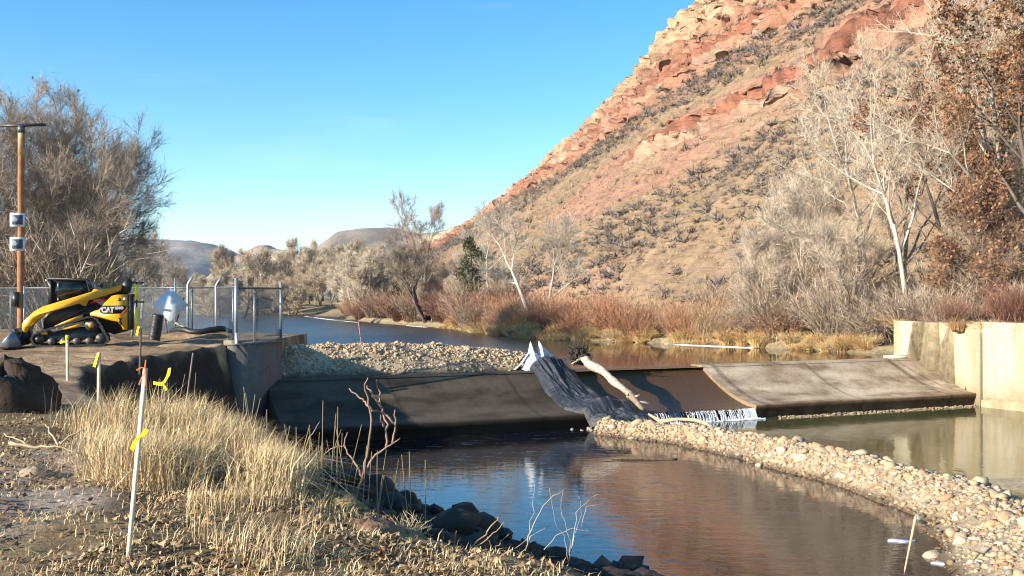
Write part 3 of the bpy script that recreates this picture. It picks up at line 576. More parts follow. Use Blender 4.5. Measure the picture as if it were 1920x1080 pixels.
# ------------------------------------------------------------------ black sheeting, white bulk bag, driftwood on the weir
def gauss(x, c, w_): return np.exp(-((x - c) / w_) ** 2)
r7 = np.random.default_rng(601)
sv = np.linspace(-.22, 5.0, 150); bv = np.linspace(-1, 1, 90); SV, BV = np.meshgrid(sv, bv, indexing='ij')
cu = np.interp(SV, [-.8, 0, 1.5, 3, 3.9, 5.0], [9.95, 10.0, 10.0, 10.15, 10.75, 11.35]); hwid = np.interp(SV, [-.8, 0, 1.5, 3, 3.9, 4.5, 5.0], [.62, .72, .84, .98, 1.10, 1.0, .72])
uu = cu + BV * hwid + .07 * fbm(SV * 2, BV * 3, 603, 3)
base = np.where(SV < 3.75, wprof(np.clip(SV, 0, 3.75)), -2.52 - .42 * sm(3.7, 4.0, SV))
hgt = np.interp(SV, [-.22, -.1, .2, 1.5, 2.6, 3.3, 4.1, 4.6, 5.0], [.40, .48, .54, .50, .34, .38, .58, .40, .08])
dome = np.sqrt(np.clip(1 - BV ** 2, 0, 1)) ** .9
fold = .34 * (np.abs(fbm(SV * .45 + 3, BV * 4.2, 605, 4)) * 2 - .3) * sm(3.4, 2.6, SV) * sm(-.7, .2, SV) + .10 * fbm(SV * 1.2, BV * 11, 606, 3) + .42 * fbm(SV * 1.7 + BV, BV * 2.2 - SV, 607, 4) * sm(2.2, 3.4, SV) + .22 * np.abs(fbm(SV * 4, BV * 4, 609, 4)) * sm(2.0, 3.2, SV) + .05 * fbm(SV * 6, BV * 9, 610, 3)
zz = base + .02 + hgt * dome + fold * dome * .9
P = np.stack([W0[0] + WD[0] * uu + WN[0] * SV, W0[1] + WD[1] * uu + WN[1] * SV, zz], -1)
c = lerp((.016, .018, .022), (.035, .04, .048), np.clip(.5 + 2 * fbm(SV * 2, BV * 3, 611, 3), 0, 1))
tarp = mesh_np('plastic_sheet', P, grid(90, 150), c.reshape(-1, 3), M['sheet'], smooth=True)
tag(tarp, 'wrinkled black plastic sheeting draped over the weir face below the white bag', 'plastic sheet')
bagr = empty('bulk_bag', (*wp(9.85, -.45), -1.33)); tag(bagr, 'white woven bulk bag with two pointed ears standing on the weir crest', 'bag')
white = M['cloth']
av = np.linspace(-.80, .78, 90); bv = np.linspace(0, 1, 46); AV, BV2 = np.meshgrid(av, bv, indexing='ij')
zt_ = np.interp(av, [-.80, -.62, -.47, -.40, -.36, -.30, -.22, -.12, -.05, .0, .05, .16, .34, .60, .78], [.12, .42, .66, 1.02, 1.17, .98, .74, .66, .82, 1.19, 1.10, .96, .80, .55, .30]) + .03 * fbm(av * 9, av * 0, 621, 3)
prof_ = 1 - np.abs(2 * BV2 - 1) ** (1.5 + .6 * vn(AV * 3, AV * 0, 622)); zz_ = zt_[:, None] * prof_ + .10 * fbm(AV * 5, BV2 * 5, 623, 4) * np.sin(BV2 * np.pi)
dp_ = (BV2 - .45) * (.95 - .35 * np.abs(AV)) + .12 * fbm(AV * 4 + 3, BV2 * 4, 624, 4); xx_ = AV + .06 * fbm(AV * 6, BV2 * 6 + 5, 625, 3) + .10 * (zz_ - .5) * -1
ra = math.atan2(WD[1], WD[0]); P = np.stack([xx_ * math.cos(ra) + dp_ * math.sin(ra), xx_ * math.sin(ra) - dp_ * math.cos(ra), zz_ - .02], -1)
mesh_np('sack', P, grid(46, 90), lerp((.50, .53, .58), (.60, .61, .62), vn(AV * 4, BV2 * 4, 626)).reshape(-1, 3), white, bagr, smooth=True)
# skirt of the bag spilling to the left over the gravel
mb = MB(); a = np.linspace(0, 1, 14); bq = np.linspace(0, 1, 10); A, B = np.meshgrid(a, bq)
P = np.stack([-.45 - .55 * A + .05 * np.sin(B * 9), -.35 + .7 * B * (1 - .3 * A), .62 * (1 - A) ** 1.3 + .06 + .05 * fbm(A * 4, B * 5, 625, 3)], -1)
mb.add(P.reshape(-1, 3), grid(14, 10), (.56, .57, .58)); mb.build('loose_flap', white, bagr, smooth=True)

def pix(px, py, D): return np.array([(px - 960) / 1867 * D, D, 1.65 - (py - 550) / 1867 * D])
log = empty('driftwood_log', tuple(wp(12.3, -.1)) + (-1.3,)); tag(log, 'bleached driftwood log with a dark root wad leaning down the weir', 'log'); lo0 = np.array(log.location)
A0, A1 = pix(1088, 668, 37.6), pix(1206, 768, 34.2); n = 26; t = np.linspace(0, 1, n)[:, None]
ctr = A0 * (1 - t) + A1 * t; ctr[:, 2] += .10 * np.sin(t[:, 0] * 3.1) + .03 * fbm(t[:, 0] * 6, t[:, 0] * 0, 631, 2); ctr[:, 0] += .34 * fbm(t[:, 0] * 5, t[:, 0] * 0 + 3, 633, 3)
rads = np.interp(t[:, 0], [0, .08, .3, .6, .8, .92, 1], [.20, .165, .15, .15, .12, .10, .05]) * (1 + .7 * fbm(t[:, 0] * 11, t[:, 0] * 0, 635, 3))
cc = np.repeat(lerp((.46, .40, .32), (.22, .16, .11), np.clip(sm(.6, .85, t[:, 0]) * .9 + .3 * (vn(t[:, 0] * 9, 0 * t[:, 0], 3) > .7), 0, 1)), 10, 0); cc = np.concatenate([cc, [[.4, .3, .2]] * 2])
mb = MB(); V, F = sweep(ctr - lo0, rads, 10); mb.add(V, F, cc); mb.build('trunk', M['drift'], log, smooth=True)
mb = MB()
for k in range(54):
    dv = nrm(np.array([r7.normal(-.35, .75), r7.normal(.1, .7), r7.normal(.45, .6)])); L_ = r7.uniform(.2, .6); p = (A0 - lo0) + r7.normal(size=3) * .13
    pts = np.array([p + dv * L_ * f_ + r7.normal(size=3) * .13 * f_ for f_ in np.linspace(0, 1, 5)]); mb.path(pts, np.linspace(r7.uniform(.03, .085), .012, 5), 6, (.055, .045, .04))
mb.build('root_wad', M['bark'], log)
for (t0, dv, L_) in ((.62, (.5, -.2, .5), .28), (.05, (-.8, -.3, -.25), .5), (.84, (.6, -.1, .6), .35), (.9, (.9, .1, .1), .5), (.78, (-.2, -.6, .5), .25)):
    mb = MB(); p = A0 * (1 - t0) + A1 * t0 - lo0; dv = nrm(np.array(dv)); mb.path([p + dv * L_ * f_ + np.array([0, 0, .04 * math.sin(f_ * 5)]) for f_ in np.linspace(0, 1, 5)], np.linspace(.075, .02, 5), 6, (.5, .42, .32)); mb.build('branch_stub', M['drift'], log, smooth=True)
br = empty('fallen_branch', tuple(pix(1290, 792, 33.4))); tag(br, 'pale broken branch lying on the cobbles below the driftwood log', 'branch'); b0 = np.array(br.location)
mb = MB(); pts = np.array([pix(1216, 776, 33.8), pix(1238, 790, 33.3), pix(1270, 786, 33.3), pix(1300, 787, 33.2), pix(1322, 793, 33.1), pix(1338, 803, 32.8)]) - b0; mb.path(pts, [.03, .075, .06, .065, .07, .025], 7, (.58, .42, .25)); mb.build('stem', M['wood'], br, smooth=True)

# ------------------------------------------------------------------ compact track loader
LD = empty('compact_track_loader', (-13.85, 31.3, 0.02), math.radians(20)); LD.scale = (.96, .96, .96); tag(LD, 'yellow and black compact track loader parked on the dirt yard by the fence', 'loader')
YEL, BLK, DRK = (.66, .33, .015), (.013, .013, .014), (.03, .028, .026)
def lx(zx): return (zx - 800) / 381.0
def lz(zy): return (965 - zy) / 381.0
def zp(*pts): return [(lx(a), lz(b)) for a, b in pts]
mb = MB(); mb.prism(zp((560, 480), (620, 480), (1030, 400), (1140, 470), (1300, 380), (1460, 350), (1460, 790), (1300, 830), (1180, 780), (1050, 640), (560, 740), (500, 760), (500, 560)), -.52, .52, BLK); body = mb.build('body', M['black'], LD)
mb = MB(); mb.box((lx(1495), 0, lz(550)), (.17, 1.5, 1.16), BLK); mb.box((lx(1495), 0, lz(345)), (.22, 1.3, .09), BLK); mb.build('rear_door', M['black'], LD)
for sy in (-1, 1):
    mb = MB(); pan = zp((1130, 520), (1190, 440), (1275, 350), (1330, 335), (1458, 330), (1458, 768), (1405, 770), (1390, 725), (1345, 668), (1270, 655), (1150, 618), (1030, 588), (1030, 560), (1085, 530))
    y0, y1 = sy * .70, sy * .76; mb.prism(pan, min(y0, y1), max(y0, y1), YEL); pn = mb.build('side_panel', M['paint'], LD)
    # cut-out shadow block and lower hook
    mb = MB(); mb.prism(zp((1352, 620), (1395, 628), (1385, 660), (1400, 700), (1380, 712), (1358, 672)), sy * .762 - .004, sy * .762 + .004, BLK); mb.build('tow_slot', M['decal_black'], pn)
    mb = MB(); mb.prism(zp((1140, 520), (1150, 490), (1175, 468), (1450, 468), (1440, 500), (1385, 566), (1165, 566), (1145, 548)), sy * .768 - .004, sy * .768 + .004, BLK); bd = mb.build('decal_band', M['decal_black'], pn)
    mb = MB(); mb.prism(zp((1385, 563), (1450, 515), (1450, 540), (1425, 563)), sy * .776 - .003, sy * .776 + .003, (.6, .02, .02)); mb.build('red_flash', M['red'], pn)
    mb = MB(); mb.prism(zp((1345, 408), (1368, 372), (1384, 410)), sy * .766 - .003, sy * .766 + .003, BLK); mb.build('warning_decal', M['decal_black'], pn)
    mb = MB(); mb.prism(zp((1408, 372), (1440, 372), (1440, 400), (1408, 400)), sy * .766 - .003, sy * .766 + .003, (.7,) * 3); mb.build('service_label', M['white'], pn)
    # lift arm
    arm = zp((1395, 212), (1378, 285), (1010, 405), (985, 470), (955, 472), (905, 440), (560, 545), (520, 595), (425, 640), (350, 715), (345, 760), (322, 790), (296, 785), (276, 745), (275, 690), (300, 645), (345, 600), (400, 540), (500, 478), (1045, 300), (1070, 265), (1110, 262), (1125, 280))
    mb = MB(); y0, y1 = sy * .60, sy * .78; mb.prism(arm, min(y0, y1), max(y0, y1), YEL); ar = mb.build('lift_arm', M['paint'], LD)
    mb = MB(); mb.prism(zp((1400, 205), (1445, 130), (1490, 135), (1512, 175), (1480, 315), (1385, 300)), sy * .56 if sy > 0 else -.74, .74 if sy > 0 else -.56, BLK); mb.build('arm_pivot', M['black'], ar)
    mb = MB(); mb.tube([[lx(700), sy * .66, lz(640)]], [[lx(1000), sy * .66, lz(500)]], [.045], [.045], 8, BLK); mb.build('lift_cylinder', M['steel'], LD)
    mb = MB(); mb.prism(zp((1025, 448), (1050, 418), (1255, 376), (1235, 405)), sy * .60 - .2 * 0, sy * .60 + sy * .02, (.6, .02, .02)); mb.build('red_stripe', M['red'], LD)
    mb = MB(); mb.prism(zp((620, 720), (780, 640), (945, 575), (948, 612), (700, 705)), min(sy * .42, sy * .88), max(sy * .42, sy * .88), YEL); mb.build('track_guard', M['paint'], LD)
    # rubber track: a triangular loop with lugs, sprocket, idlers and rollers
    loop = np.array(zp((392, 815), (372, 865), (395, 925), (440, 960), (700, 966), (1190, 955), (1240, 915), (1235, 865), (1160, 705), (1110, 630), (1050, 598), (990, 605), (700, 700), (450, 785)))
    tr = empty('track'); tr.parent = LD; mb = MB(); n = len(loop); ctr = loop.mean(0)
    fine = []; 
    for k in range(n):
        a_, b_ = loop[k], loop[(k + 1) % n]; m_ = max(1, int(np.linalg.norm(b_ - a_) / .06))
        for j in range(m_): fine.append(a_ + (b_ - a_) * j / m_)
    fine = np.array(fine); n = len(fine); tg = nrm(np.roll(fine, -1, 0) - np.roll(fine, 1, 0)); nr = np.c_[-tg[:, 1], tg[:, 0]]; nr *= np.sign(((fine - ctr) * nr).sum(1))[:, None]
    lug = np.where(np.arange(n) % 2 == 0, .025, 0.)[:, None]; outer = fine + nr * lug; inner = fine - nr * .05
    y0, y1 = sy * .52, sy * .90
    V = np.concatenate([np.c_[q_[:, 0], np.full(n, yy), q_[:, 1]] for q_, yy in ((outer, y0), (outer, y1), (inner, y1), (inner, y0))]); k = np.arange(n); k2 = (k + 1) % n
    for a_, b_ in ((0, 1), (1, 2), (2, 3), (3, 0)): mb.add(V if a_ == 0 else V, np.stack([k + a_ * n, k2 + a_ * n, k2 + b_ * n, k + b_ * n], 1), (.045, .042, .038))
    mb.build('belt', M['black'], tr)
    def wheel(zx, zy, R, name, c, hub=None):
        mb = MB(); mb.tube([[lx(zx), sy * .58, lz(zy)]], [[lx(zx), sy * .86, lz(zy)]], [R], [R], 18, c, cap=True)
        if hub: mb.tube([[lx(zx), sy * .86, lz(zy)]], [[lx(zx), sy * .90, lz(zy)]], [R * .5], [R * .45], 14, hub, cap=True)
        mb.build(name, M['paint'] if hub else M['black'], tr)
    wheel(1045, 705, .20, 'sprocket', DRK, (.40, .20, .03)); wheel(455, 870, .17, 'idler', DRK, (.05, .04, .03)); wheel(1160, 872, .17, 'idler', DRK)
    for zx in (600, 740, 880, 1020): wheel(zx, 900, .11, 'roller', (.10, .08, .06))
    mb = MB(); mb.prism(zp((480, 800), (520, 780), (560, 800), (560, 815), (500, 815)), min(sy * .80, sy * .87), max(sy * .80, sy * .87), YEL)
    mb.prism(zp((700, 745), (860, 700), (960, 668), (960, 690), (880, 735), (760, 758)), min(sy * .80, sy * .87), max(sy * .80, sy * .87), YEL); mb.prism(zp((480, 815), (900, 745), (1120, 760), (1180, 880), (460, 900)), min(sy * .55, sy * .79), max(sy * .55, sy * .79), DRK); mb.build('track_frame', M['paint'], tr)
cab = empty('cab'); cab.parent = LD
mb = MB(); mb.prism(zp((545, 128), (980, 135), (1020, 165), (1045, 250), (1040, 285), (1010, 200), (970, 160), (560, 152)), -.50, .50, BLK)
for sy in (-1, 1):
    mb.prism(zp((530, 155), (590, 152), (590, 480), (540, 480), (570, 260)), sy * .47 - .03, sy * .47 + .03, BLK); mb.prism(zp((970, 150), (1045, 250), (1040, 340), (1000, 350), (1000, 240)), sy * .47 - .03, sy * .47 + .03, BLK)
mb.box((lx(1020), 0, lz(300)), (.08, .96, .5), BLK); mb.build('cab_frame', M['black'], cab)
for sy in (-1, 1):
    mb = MB(); mb.prism(zp((590, 152), (970, 160), (1005, 240), (1005, 340), (820, 400), (590, 470)), sy * .46 - .008, sy * .46 + .008, BLK); mb.build('side_window', M['glass'], cab)
mb = MB(); mb.prism(zp((538, 160), (548, 160), (585, 260), (555, 470), (545, 470), (572, 260)), -.44, .44, BLK); mb.build('front_window', M['glass'], cab)
mb = MB(); mb.box((lx(665), -.475, lz(225)), (.05, .02, .18), (.16, .19, .19)); mb.box((lx(665), -.475, lz(395)), (.05, .02, .10), (.16, .19, .19)); mb.build('grab_bar', M['steel'], cab)
mb = MB(); mb.box((lx(535), -.47, lz(160)), (.07, .07, .06), (.5,) * 3); mb.build('work_light', M['steel'], cab)
mb = MB(); mb.prism(zp((1045, 330), (1060, 270), (1200, 240), (1400, 225), (1450, 240), (1460, 345), (1300, 380), (1050, 400)), -.50, .50, BLK); mb.build('engine_hood', M['black'], LD)
mb = MB(); mb.tube([[lx(1075), -.35, lz(290)]], [[lx(1072), -.35, lz(195)]], [.035], [.04], 10, (.45, .45, .45), cap=True); mb.build('exhaust_stack', M['steel'], LD)
mb = MB(); mb.tube([[lx(1150), .1, lz(270)]], [[lx(1150), .1, lz(185)]], [.04], [.05], 8, (.03, .03, .03), cap=True); mb.build('air_intake', M['black'], LD)
# bucket: side cheeks, curved back, cutting edge
bk = empty('bucket'); bk.parent = LD; prof = zp((10, 958), (60, 962), (240, 968), (278, 950), (268, 900), (235, 820), (195, 745), (170, 755))
mb = MB(); th_ = np.array(prof)
for k in range(len(prof) - 1):
    a_, b_ = th_[k], th_[k + 1]; dn = nrm(np.array([-(b_ - a_)[1], (b_ - a_)[0]])) * .025
    mb.prism([tuple(a_), tuple(b_), tuple(b_ + dn), tuple(a_ + dn)], -.92, .92, (.05, .055, .065))
mb.build('shell', M['steel'], bk)
for sy in (-1, 1):
    mb = MB(); mb.prism(zp((20, 955), (175, 765), (205, 775), (262, 905), (270, 950), (240, 962)), sy * .925 - .012, sy * .925 + .012, (.17, .19, .23)); mb.build('cheek_plate', M['steel'], bk)
mb = MB(); mb.box((lx(60), 0, lz(960)), (.30, 1.86, .03), (.10, .10, .11)); mb.build('cutting_edge', M['steel'], bk)
mb = MB(); mb.prism(zp((275, 760), (335, 720), (345, 800), (330, 940), (275, 940), (250, 850)), -.55, .55, BLK); mb.build('coupler', M['black'], LD)
def text_mesh(txt, size, loc, mat, parent, name, rot, off=.004, ext=.003):
    cu_ = bpy.data.curves.new(name, 'FONT'); cu_.body = txt; cu_.size = size; cu_.extrude = ext; cu_.offset = off; cu_.align_x = 'CENTER'
    t_ = bpy.data.objects.new(name, cu_); COL.objects.link(t_); dg = bpy.context.evaluated_depsgraph_get(); me = bpy.data.meshes.new_from_object(t_.evaluated_get(dg)); bpy.data.objects.remove(t_)
    me.materials.clear(); me.materials.append(mat); o = bpy.data.objects.new(name, me); COL.objects.link(o); o.location = loc; o.rotation_euler = rot; o.parent = parent; return o
R90 = (math.pi / 2, 0, 0)
tx = text_mesh('CAT', .235, (lx(1231), -.779, lz(551)), M['white'], LD, 'lettering', R90, .014); tx.scale = (.80, 1, 1)
mb = MB(); mb.prism(zp((1212, 552), (1232, 520), (1255, 552)), -.790, -.784, YEL); mb.build('logo_triangle', M['paint'], LD)
tx = text_mesh('259D', .115, (lx(1362), -.779, lz(514)), M['white'], LD, 'lettering', R90, .006)

# ------------------------------------------------------------------ pole with two solar panels
PD = 34.5; px_, _, _ = pix(39, 600, PD); pole = empty('utility_pole', (px_, PD, 0)); tag(pole, 'tall brown wooden pole with crossarm and two small solar panels', 'utility pole')
mb = MB(); zt = pix(39, 238, PD)[2]; zk = np.linspace(-.2, zt, 14); mb.path(np.c_[.008 * np.sin(zk * 2) + .02 * zk * 0, zk * 0, zk], np.linspace(.125, .10, 14), 12, (.30, .135, .06)); mb.build('post', M['wood'], pole, smooth=True)
mb = MB(); mb.path([(0, 0, pix(39, 292, PD)[2]), (0, 0, zt + .002)], [.108, .106], 12, (.50, .30, .14)); mb.build('pale_top', M['wood'], pole, smooth=True)
mb = MB(); mb.tube([[0, 0, zt - .2]], [[0, 0, zt + .05]], [.13], [.12], 10, (.10, .11, .12), cap=True); mb.build('cap', M['steel'], pole)
mb = MB(); mb.box((-.15, 0, zt + .06), (2.0, .09, .09), (.06, .06, .065), ry=math.radians(-1.2)); mb.build('crossarm', M['steel'], pole)
for pyy in (413, 458):
    zc = pix(39, pyy, PD)[2]; sp = empty('solar_panel', (.0, -.25, zc)); sp.parent = pole; sp.rotation_euler = (math.radians(-4), 0, math.radians(22))
    mb = MB(); mb.box((0, 0, 0), (.47, .03, .47), (.72, .73, .73)); mb.build('panel_frame', M['cloth'], sp)
    mb = MB(); mb.box((0, -.018, 0), (.33, .012, .33), (.06, .08, .13)); mb.build('cell_face', M['sheet'], sp)
    mb = MB(); mb.box((0, .13, 0), (.06, .22, .06), (.2, .2, .2)); mb.build('bracket', M['steel'], sp)
mb = MB(); mb.box((-.12, -.13, 1.45), (.22, .16, .5), (.05, .05, .055)); mb.build('control_box', M['steel'], pole)
mb = MB(); mb.path([(.13, -.05, .1), (.135, -.05, 1.0), (.13, -.04, 1.9)], .03, 6, (.5, .5, .5)); mb.build('conduit', M['steel'], pole)

# ------------------------------------------------------------------ chain-link fences
GAL = (.34, .38, .40)
def chainlink(p0, p1, z0, z1, parent, pitch=.045, wr=.0040):
    p0 = np.array(p0, float); p1 = np.array(p1, float); d = p1 - p0; Ln = np.linalg.norm(d); d /= Ln; H = z1 - z0
    c = np.arange(-H, Ln, pitch); Ps, Qs = [], []
    for sg in (1, -1):
        for k in c:
            a0, a1 = max(0, k), min(Ln, k + H)
            if a1 - a0 < .02: continue
            h0, h1 = a0 - k, a1 - k
            if sg < 0: h0, h1 = H - h0, H - h1
            Ps.append((*(p0 + d * a0), z0 + h0)); Qs.append((*(p0 + d * a1), z0 + h1))
    V, F = tubes(np.array(Ps), np.array(Qs), np.full(len(Ps), wr), np.full(len(Ps), wr), 3)
    return mesh_np('wire_mesh', V, F, (.16, .18, .20), M['steel'], parent)
def fence(name, pts, z0, z1, label, posts, arm=None, pitch=.045, mid=True, wr=.0040, rail_r=.03):
    base = np.array([*pts[0], 0.]); r = empty(name, tuple(base)); P = [np.array(p, float) - base[:2] for p in pts]
    for a_, b_ in zip(P[:-1], P[1:]):
        chainlink(a_, b_, z0, z1, r, pitch, wr)
        mb = MB(); mb.tube([[*a_, z1]], [[*b_, z1]], [rail_r], [rail_r], 8, (.13, .15, .16), cap=True); mb.build('top_rail', M['steel'], r)
    for (x, y, h, rad, al) in posts:
        mb = MB(); xx, yy = x - base[0], y - base[1]; pp = [(xx, yy, z0 - .15), (xx, yy, z0 + h * .5), (xx, yy, z0 + h)]
        if al: pp += [(xx + .06, yy, z0 + h + .12), (xx + .22, yy - .02, z0 + h + .34)]
        mb.path(pp, rad, 8, GAL); mb.build('post', M['steel'], r, smooth=True)
    return tag(r, label, 'fence')
B405 = pix(405, 627, 40)[:2]; B240 = pix(236, 627, 41.5)[:2]; Bm = pix(-60, 627, 43)[:2]
fence('chain_link_fence', [tuple(Bm), tuple(B240), tuple(B405)], .05, 1.88, 'long chain-link fence running behind the loader along the yard edge',
      [(*B405, 1.9, .055, True), (*pix(352, 622, 40.3)[:2], 1.95, .05, True), (*pix(360, 622, 40.8)[:2], 1.8, .045, False), (*pix(328, 622, 39.2)[:2], 2.2, .035, False), (*B240, 1.85, .04, False), (*pix(20, 620, 42.8)[:2], 1.85, .04, False), (*pix(120, 620, 42.3)[:2], 1.85, .04, False)])
fr = (-8.80, 31.75)
fence('chain_link_fence', [tuple(B405), fr], .05, 1.86, 'short receding chain-link fence between the corner post and the abutment', [(*pix(437, 640, 33.4)[:2], 1.75, .03, False)], pitch=.20, wr=.0025)
gp = fence('chain_link_fence', [fr, (-7.88, 33.95)], .06, 1.82, 'chain-link panel on steel posts standing on top of the abutment', [(fr[0], fr[1], 2.08, .055, False), (-7.88, 33.95, 1.98, .05, False), (-8.46, 32.7, 1.7, .035, False)])
mb = MB(); mb.tube([[.06, -.14, -.28]], [[.06, -.14, .4]], [.05], [.05], 8, (.5, .52, .53), cap=True); mb.build('post_foot', M['steel'], gp)

# diamond road sign seen from behind
sc_ = pix(319, 572, 37.0); sg = empty('road_sign', (sc_[0], sc_[1], 0)); tag(sg, 'blank grey back of a diamond road sign leaning on the fence', 'sign')
hw_ = .63; mb = MB(); mb.prism([(0, -hw_), (.03, -hw_ + .005), (hw_, -.03), (hw_, .03), (.03, hw_), (-.03, hw_), (-hw_, .03), (-hw_, -.03)], -.006, .006, (.56, .63, .68)); so_ = mb.build('sign_plate', M['cloth'], sg); so_.location = (0, 0, sc_[2]); so_.rotation_euler = (math.radians(-6), 0, math.radians(8))
mb = MB(); mb.box((.28, .22, sc_[2] - .25), (.05, .05, 1.1), (.25, .17, .1), ry=.3); mb.build('leg', M['wood'], sg)
mb = MB(); mb.box((.42, .16, .42), (.75, .05, .06), (.42, .27, .15), ry=.45); mb.build('brace', M['wood'], sg)
mb = MB(); mb.box((-.12, -.02, .30), (.04, .04, .8), (.12, .1, .08), ry=-.15); mb.build('leg', M['wood'], sg)
# black roll of mesh leaning beside it
rl = empty('mesh_roll', tuple(pix(292, 640, 34.0)[:2]) + (0,)); tag(rl, 'upright black roll of plastic mesh in front of the diamond sign', 'roll')
mb = MB(); zk = np.linspace(.0, .93, 22); mb.path(np.c_[-.06 + .16 * zk, 0 * zk, zk], .19 + .012 * np.sin(zk * 60), 14, (.016, .015, .015)); mb.build('roll_body', M['black'], rl)
mb = MB()
for zq in (.2, .5, .8): mb.path([(-.06 + .16 * zq + .205 * math.cos(a_), .205 * math.sin(a_), zq) for a_ in np.linspace(0, 6.28, 17)], .012, 5, (.08, .06, .05))
mb.build('ties', M['black'], rl)
# curved black pipe on the ground
mb = MB(); a = np.linspace(0, 1, 30); pc = np.array([pix(300 + 125 * t_, 633 - 10 * math.sin(t_ * 2.2) - 6 * t_, 36.2) for t_ in a]); pc[:, 1] = 36.0 - .9 * np.sin(a * 3) + 0; pc[:, 0] = np.linspace(-12.3, -10.1, 30); pc[:, 2] = gz(pc[:, 0], pc[:, 1]) + .08
mb.path(pc - pc[0] * np.array([1, 1, 0]), .10, 10, (.014,) * 3); o = mb.build('black_pipe', M['black'], smooth=True); o.location = (pc[0][0], pc[0][1], 0); tag(o, 'curved black plastic pipe lying on the dirt beside the fence', 'pipe')
# yellow-banded marker post and pale guy pole
mk = empty('marker_post', tuple(pix(256, 618, 36.5)[:2]) + (0,)); tag(mk, 'upright post with yellow plastic sleeves and dark cross bars behind the loader', 'marker post')
def zpx(py, D): return 1.65 - (py - 550) / 1867 * D
mb = MB(); mb.tube([[0, 0, 0]], [[0, 0, zpx(528, 36.5)]], [.03], [.03], 8, (.05, .045, .04), cap=True); mb.build('core_post', M['steel'], mk)
for a_, b_ in ((616, 576), (562, 533)):
    mb = MB(); mb.tube([[0, -.01, max(.03, zpx(a_, 36.5))]], [[0, -.01, zpx(b_, 36.5)]], [.055], [.055], 10, (.80, .68, .02), cap=True); mb.build('yellow_sleeve', M['cloth'], mk)
for py_ in (530, 566): mb = MB(); mb.box((.02, -.02, zpx(py_, 36.5)), (.50, .06, .06), (.035, .03, .03)); mb.build('cross_bar', M['wood'], mk)
gpz = empty('leaning_pipe', tuple(pix(247, 620, 37)[:2]) + (0,)); tag(gpz, 'pale leaning pipe beside the yellow marker post', 'pipe')
mb = MB(); mb.tube([[0, 0, 0]], [[.14, .05, 1.25]], [.055], [.05], 8, (.42, .42, .42), cap=True); mb.build('tube', M['steel'], gpz)

# ------------------------------------------------------------------ survey stakes and ribbons
def ribbon(parent, pts, wd, c, name='ribbon'):
    pts = np.array(pts, float); n = len(pts); t = np.linspace(0, 1, n); d = nrm(np.gradient(pts, axis=0)); side = nrm(np.cross(d, np.array([.2, 1, .1]))) * wd
    side = side * (1 + .25 * np.sin(t * 9))[:, None]; nrm_ = nrm(np.cross(d, side)) * .0015
    V = np.concatenate([pts - side + nrm_, pts + side + nrm_, pts + side - nrm_, pts - side - nrm_]); mb = MB(); k = np.arange(n - 1)
    for a_, b_ in ((0, 1), (1, 2), (2, 3), (3, 0)): mb.add(V, np.stack([k + a_ * n, k + b_ * n, k + 1 + b_ * n, k + 1 + a_ * n], 1), c)
    return mb.build(name, M['cloth'], parent, smooth=True)
def stake(base, top, wd, c, label, tipc=None, th_=.018):
    base = np.array(base, float); top = np.array(top, float); r = empty('survey_stake', tuple(base)); v = top - base; mb = MB()
    d = nrm(v); sd = nrm(np.cross(d, np.array([0, 1, 0]))); dp = np.cross(d, sd)
    pts = [-.12, 0, 1]; V = []
    for f_ in pts:
        p = v * f_ if f_ >= 0 else d * f_; kk = .5 if f_ < 0 else 1
        V += [p - sd * wd * kk - dp * th_ * kk, p + sd * wd * kk - dp * th_ * kk, p + sd * wd * kk + dp * th_ * kk, p - sd * wd * kk + dp * th_ * kk]
    F = [[i_ + j, (i_ + 1) % 4 + j, (i_ + 1) % 4 + j + 4, i_ + j + 4] for j in (0, 4) for i_ in range(4)] + [[8, 9, 10, 11], [3, 2, 1, 0]]
    mb.add(V, np.array(F), c); mb.build('lath', M['wood'], r)
    if tipc: mb = MB(); mb.box(tuple(v * .94), (wd * 2.3, th_ * 2.6, np.linalg.norm(v) * .1), tipc, ry=math.atan2(v[0], v[2])); mb.build('painted_top', M['cloth'], r)
    return tag(r, label, 'stake')
def on_ground(px, py, D):
    p = pix(px, py, D); p[2] = float(gz(p[0], p[1])); return p
LATH = (.66, .52, .34); YR, ORG = (.86, .70, .01), (.85, .16, .04)
b0 = on_ground(241, 1040, 6.25); t0 = pix(273, 690, 6.05); s1 = stake(b0, t0, .0125, (.66, .56, .42), 'tall pale stake in the foreground with yellow flag and orange ribbon', th_=.007)
f0 = pix(276, 805, 6.1) - b0; ribbon(s1, [f0, f0 + (-.02, -.01, -.03), pix(262, 818, 6.08) - b0, pix(252, 832, 6.08) - b0, pix(248, 843, 6.1) - b0], .012, YR, 'yellow_flag')
tp = t0 - b0
ribbon(s1, [tp + (.0, -.01, 0), tp + (-.02, -.012, .005), tp + (-.05, -.012, -.012)], .004, ORG); ribbon(s1, [tp + (0, -.01, -.02), tp + (-.02, -.012, -.06), tp + (-.035, -.012, -.10)], .0035, ORG); ribbon(s1, [tp + (.005, -.01, .05), tp + (.0, -.011, .0), tp + (.006, -.012, -.12), tp + (.002, -.012, -.09)], .003, ORG)
yl = empty('loose_ribbon', tuple(pix(300, 716, 9.6))); tag(yl, 'loose yellow ribbon caught on the dead grass behind the tall stake', 'ribbon'); o0 = np.array(yl.location)
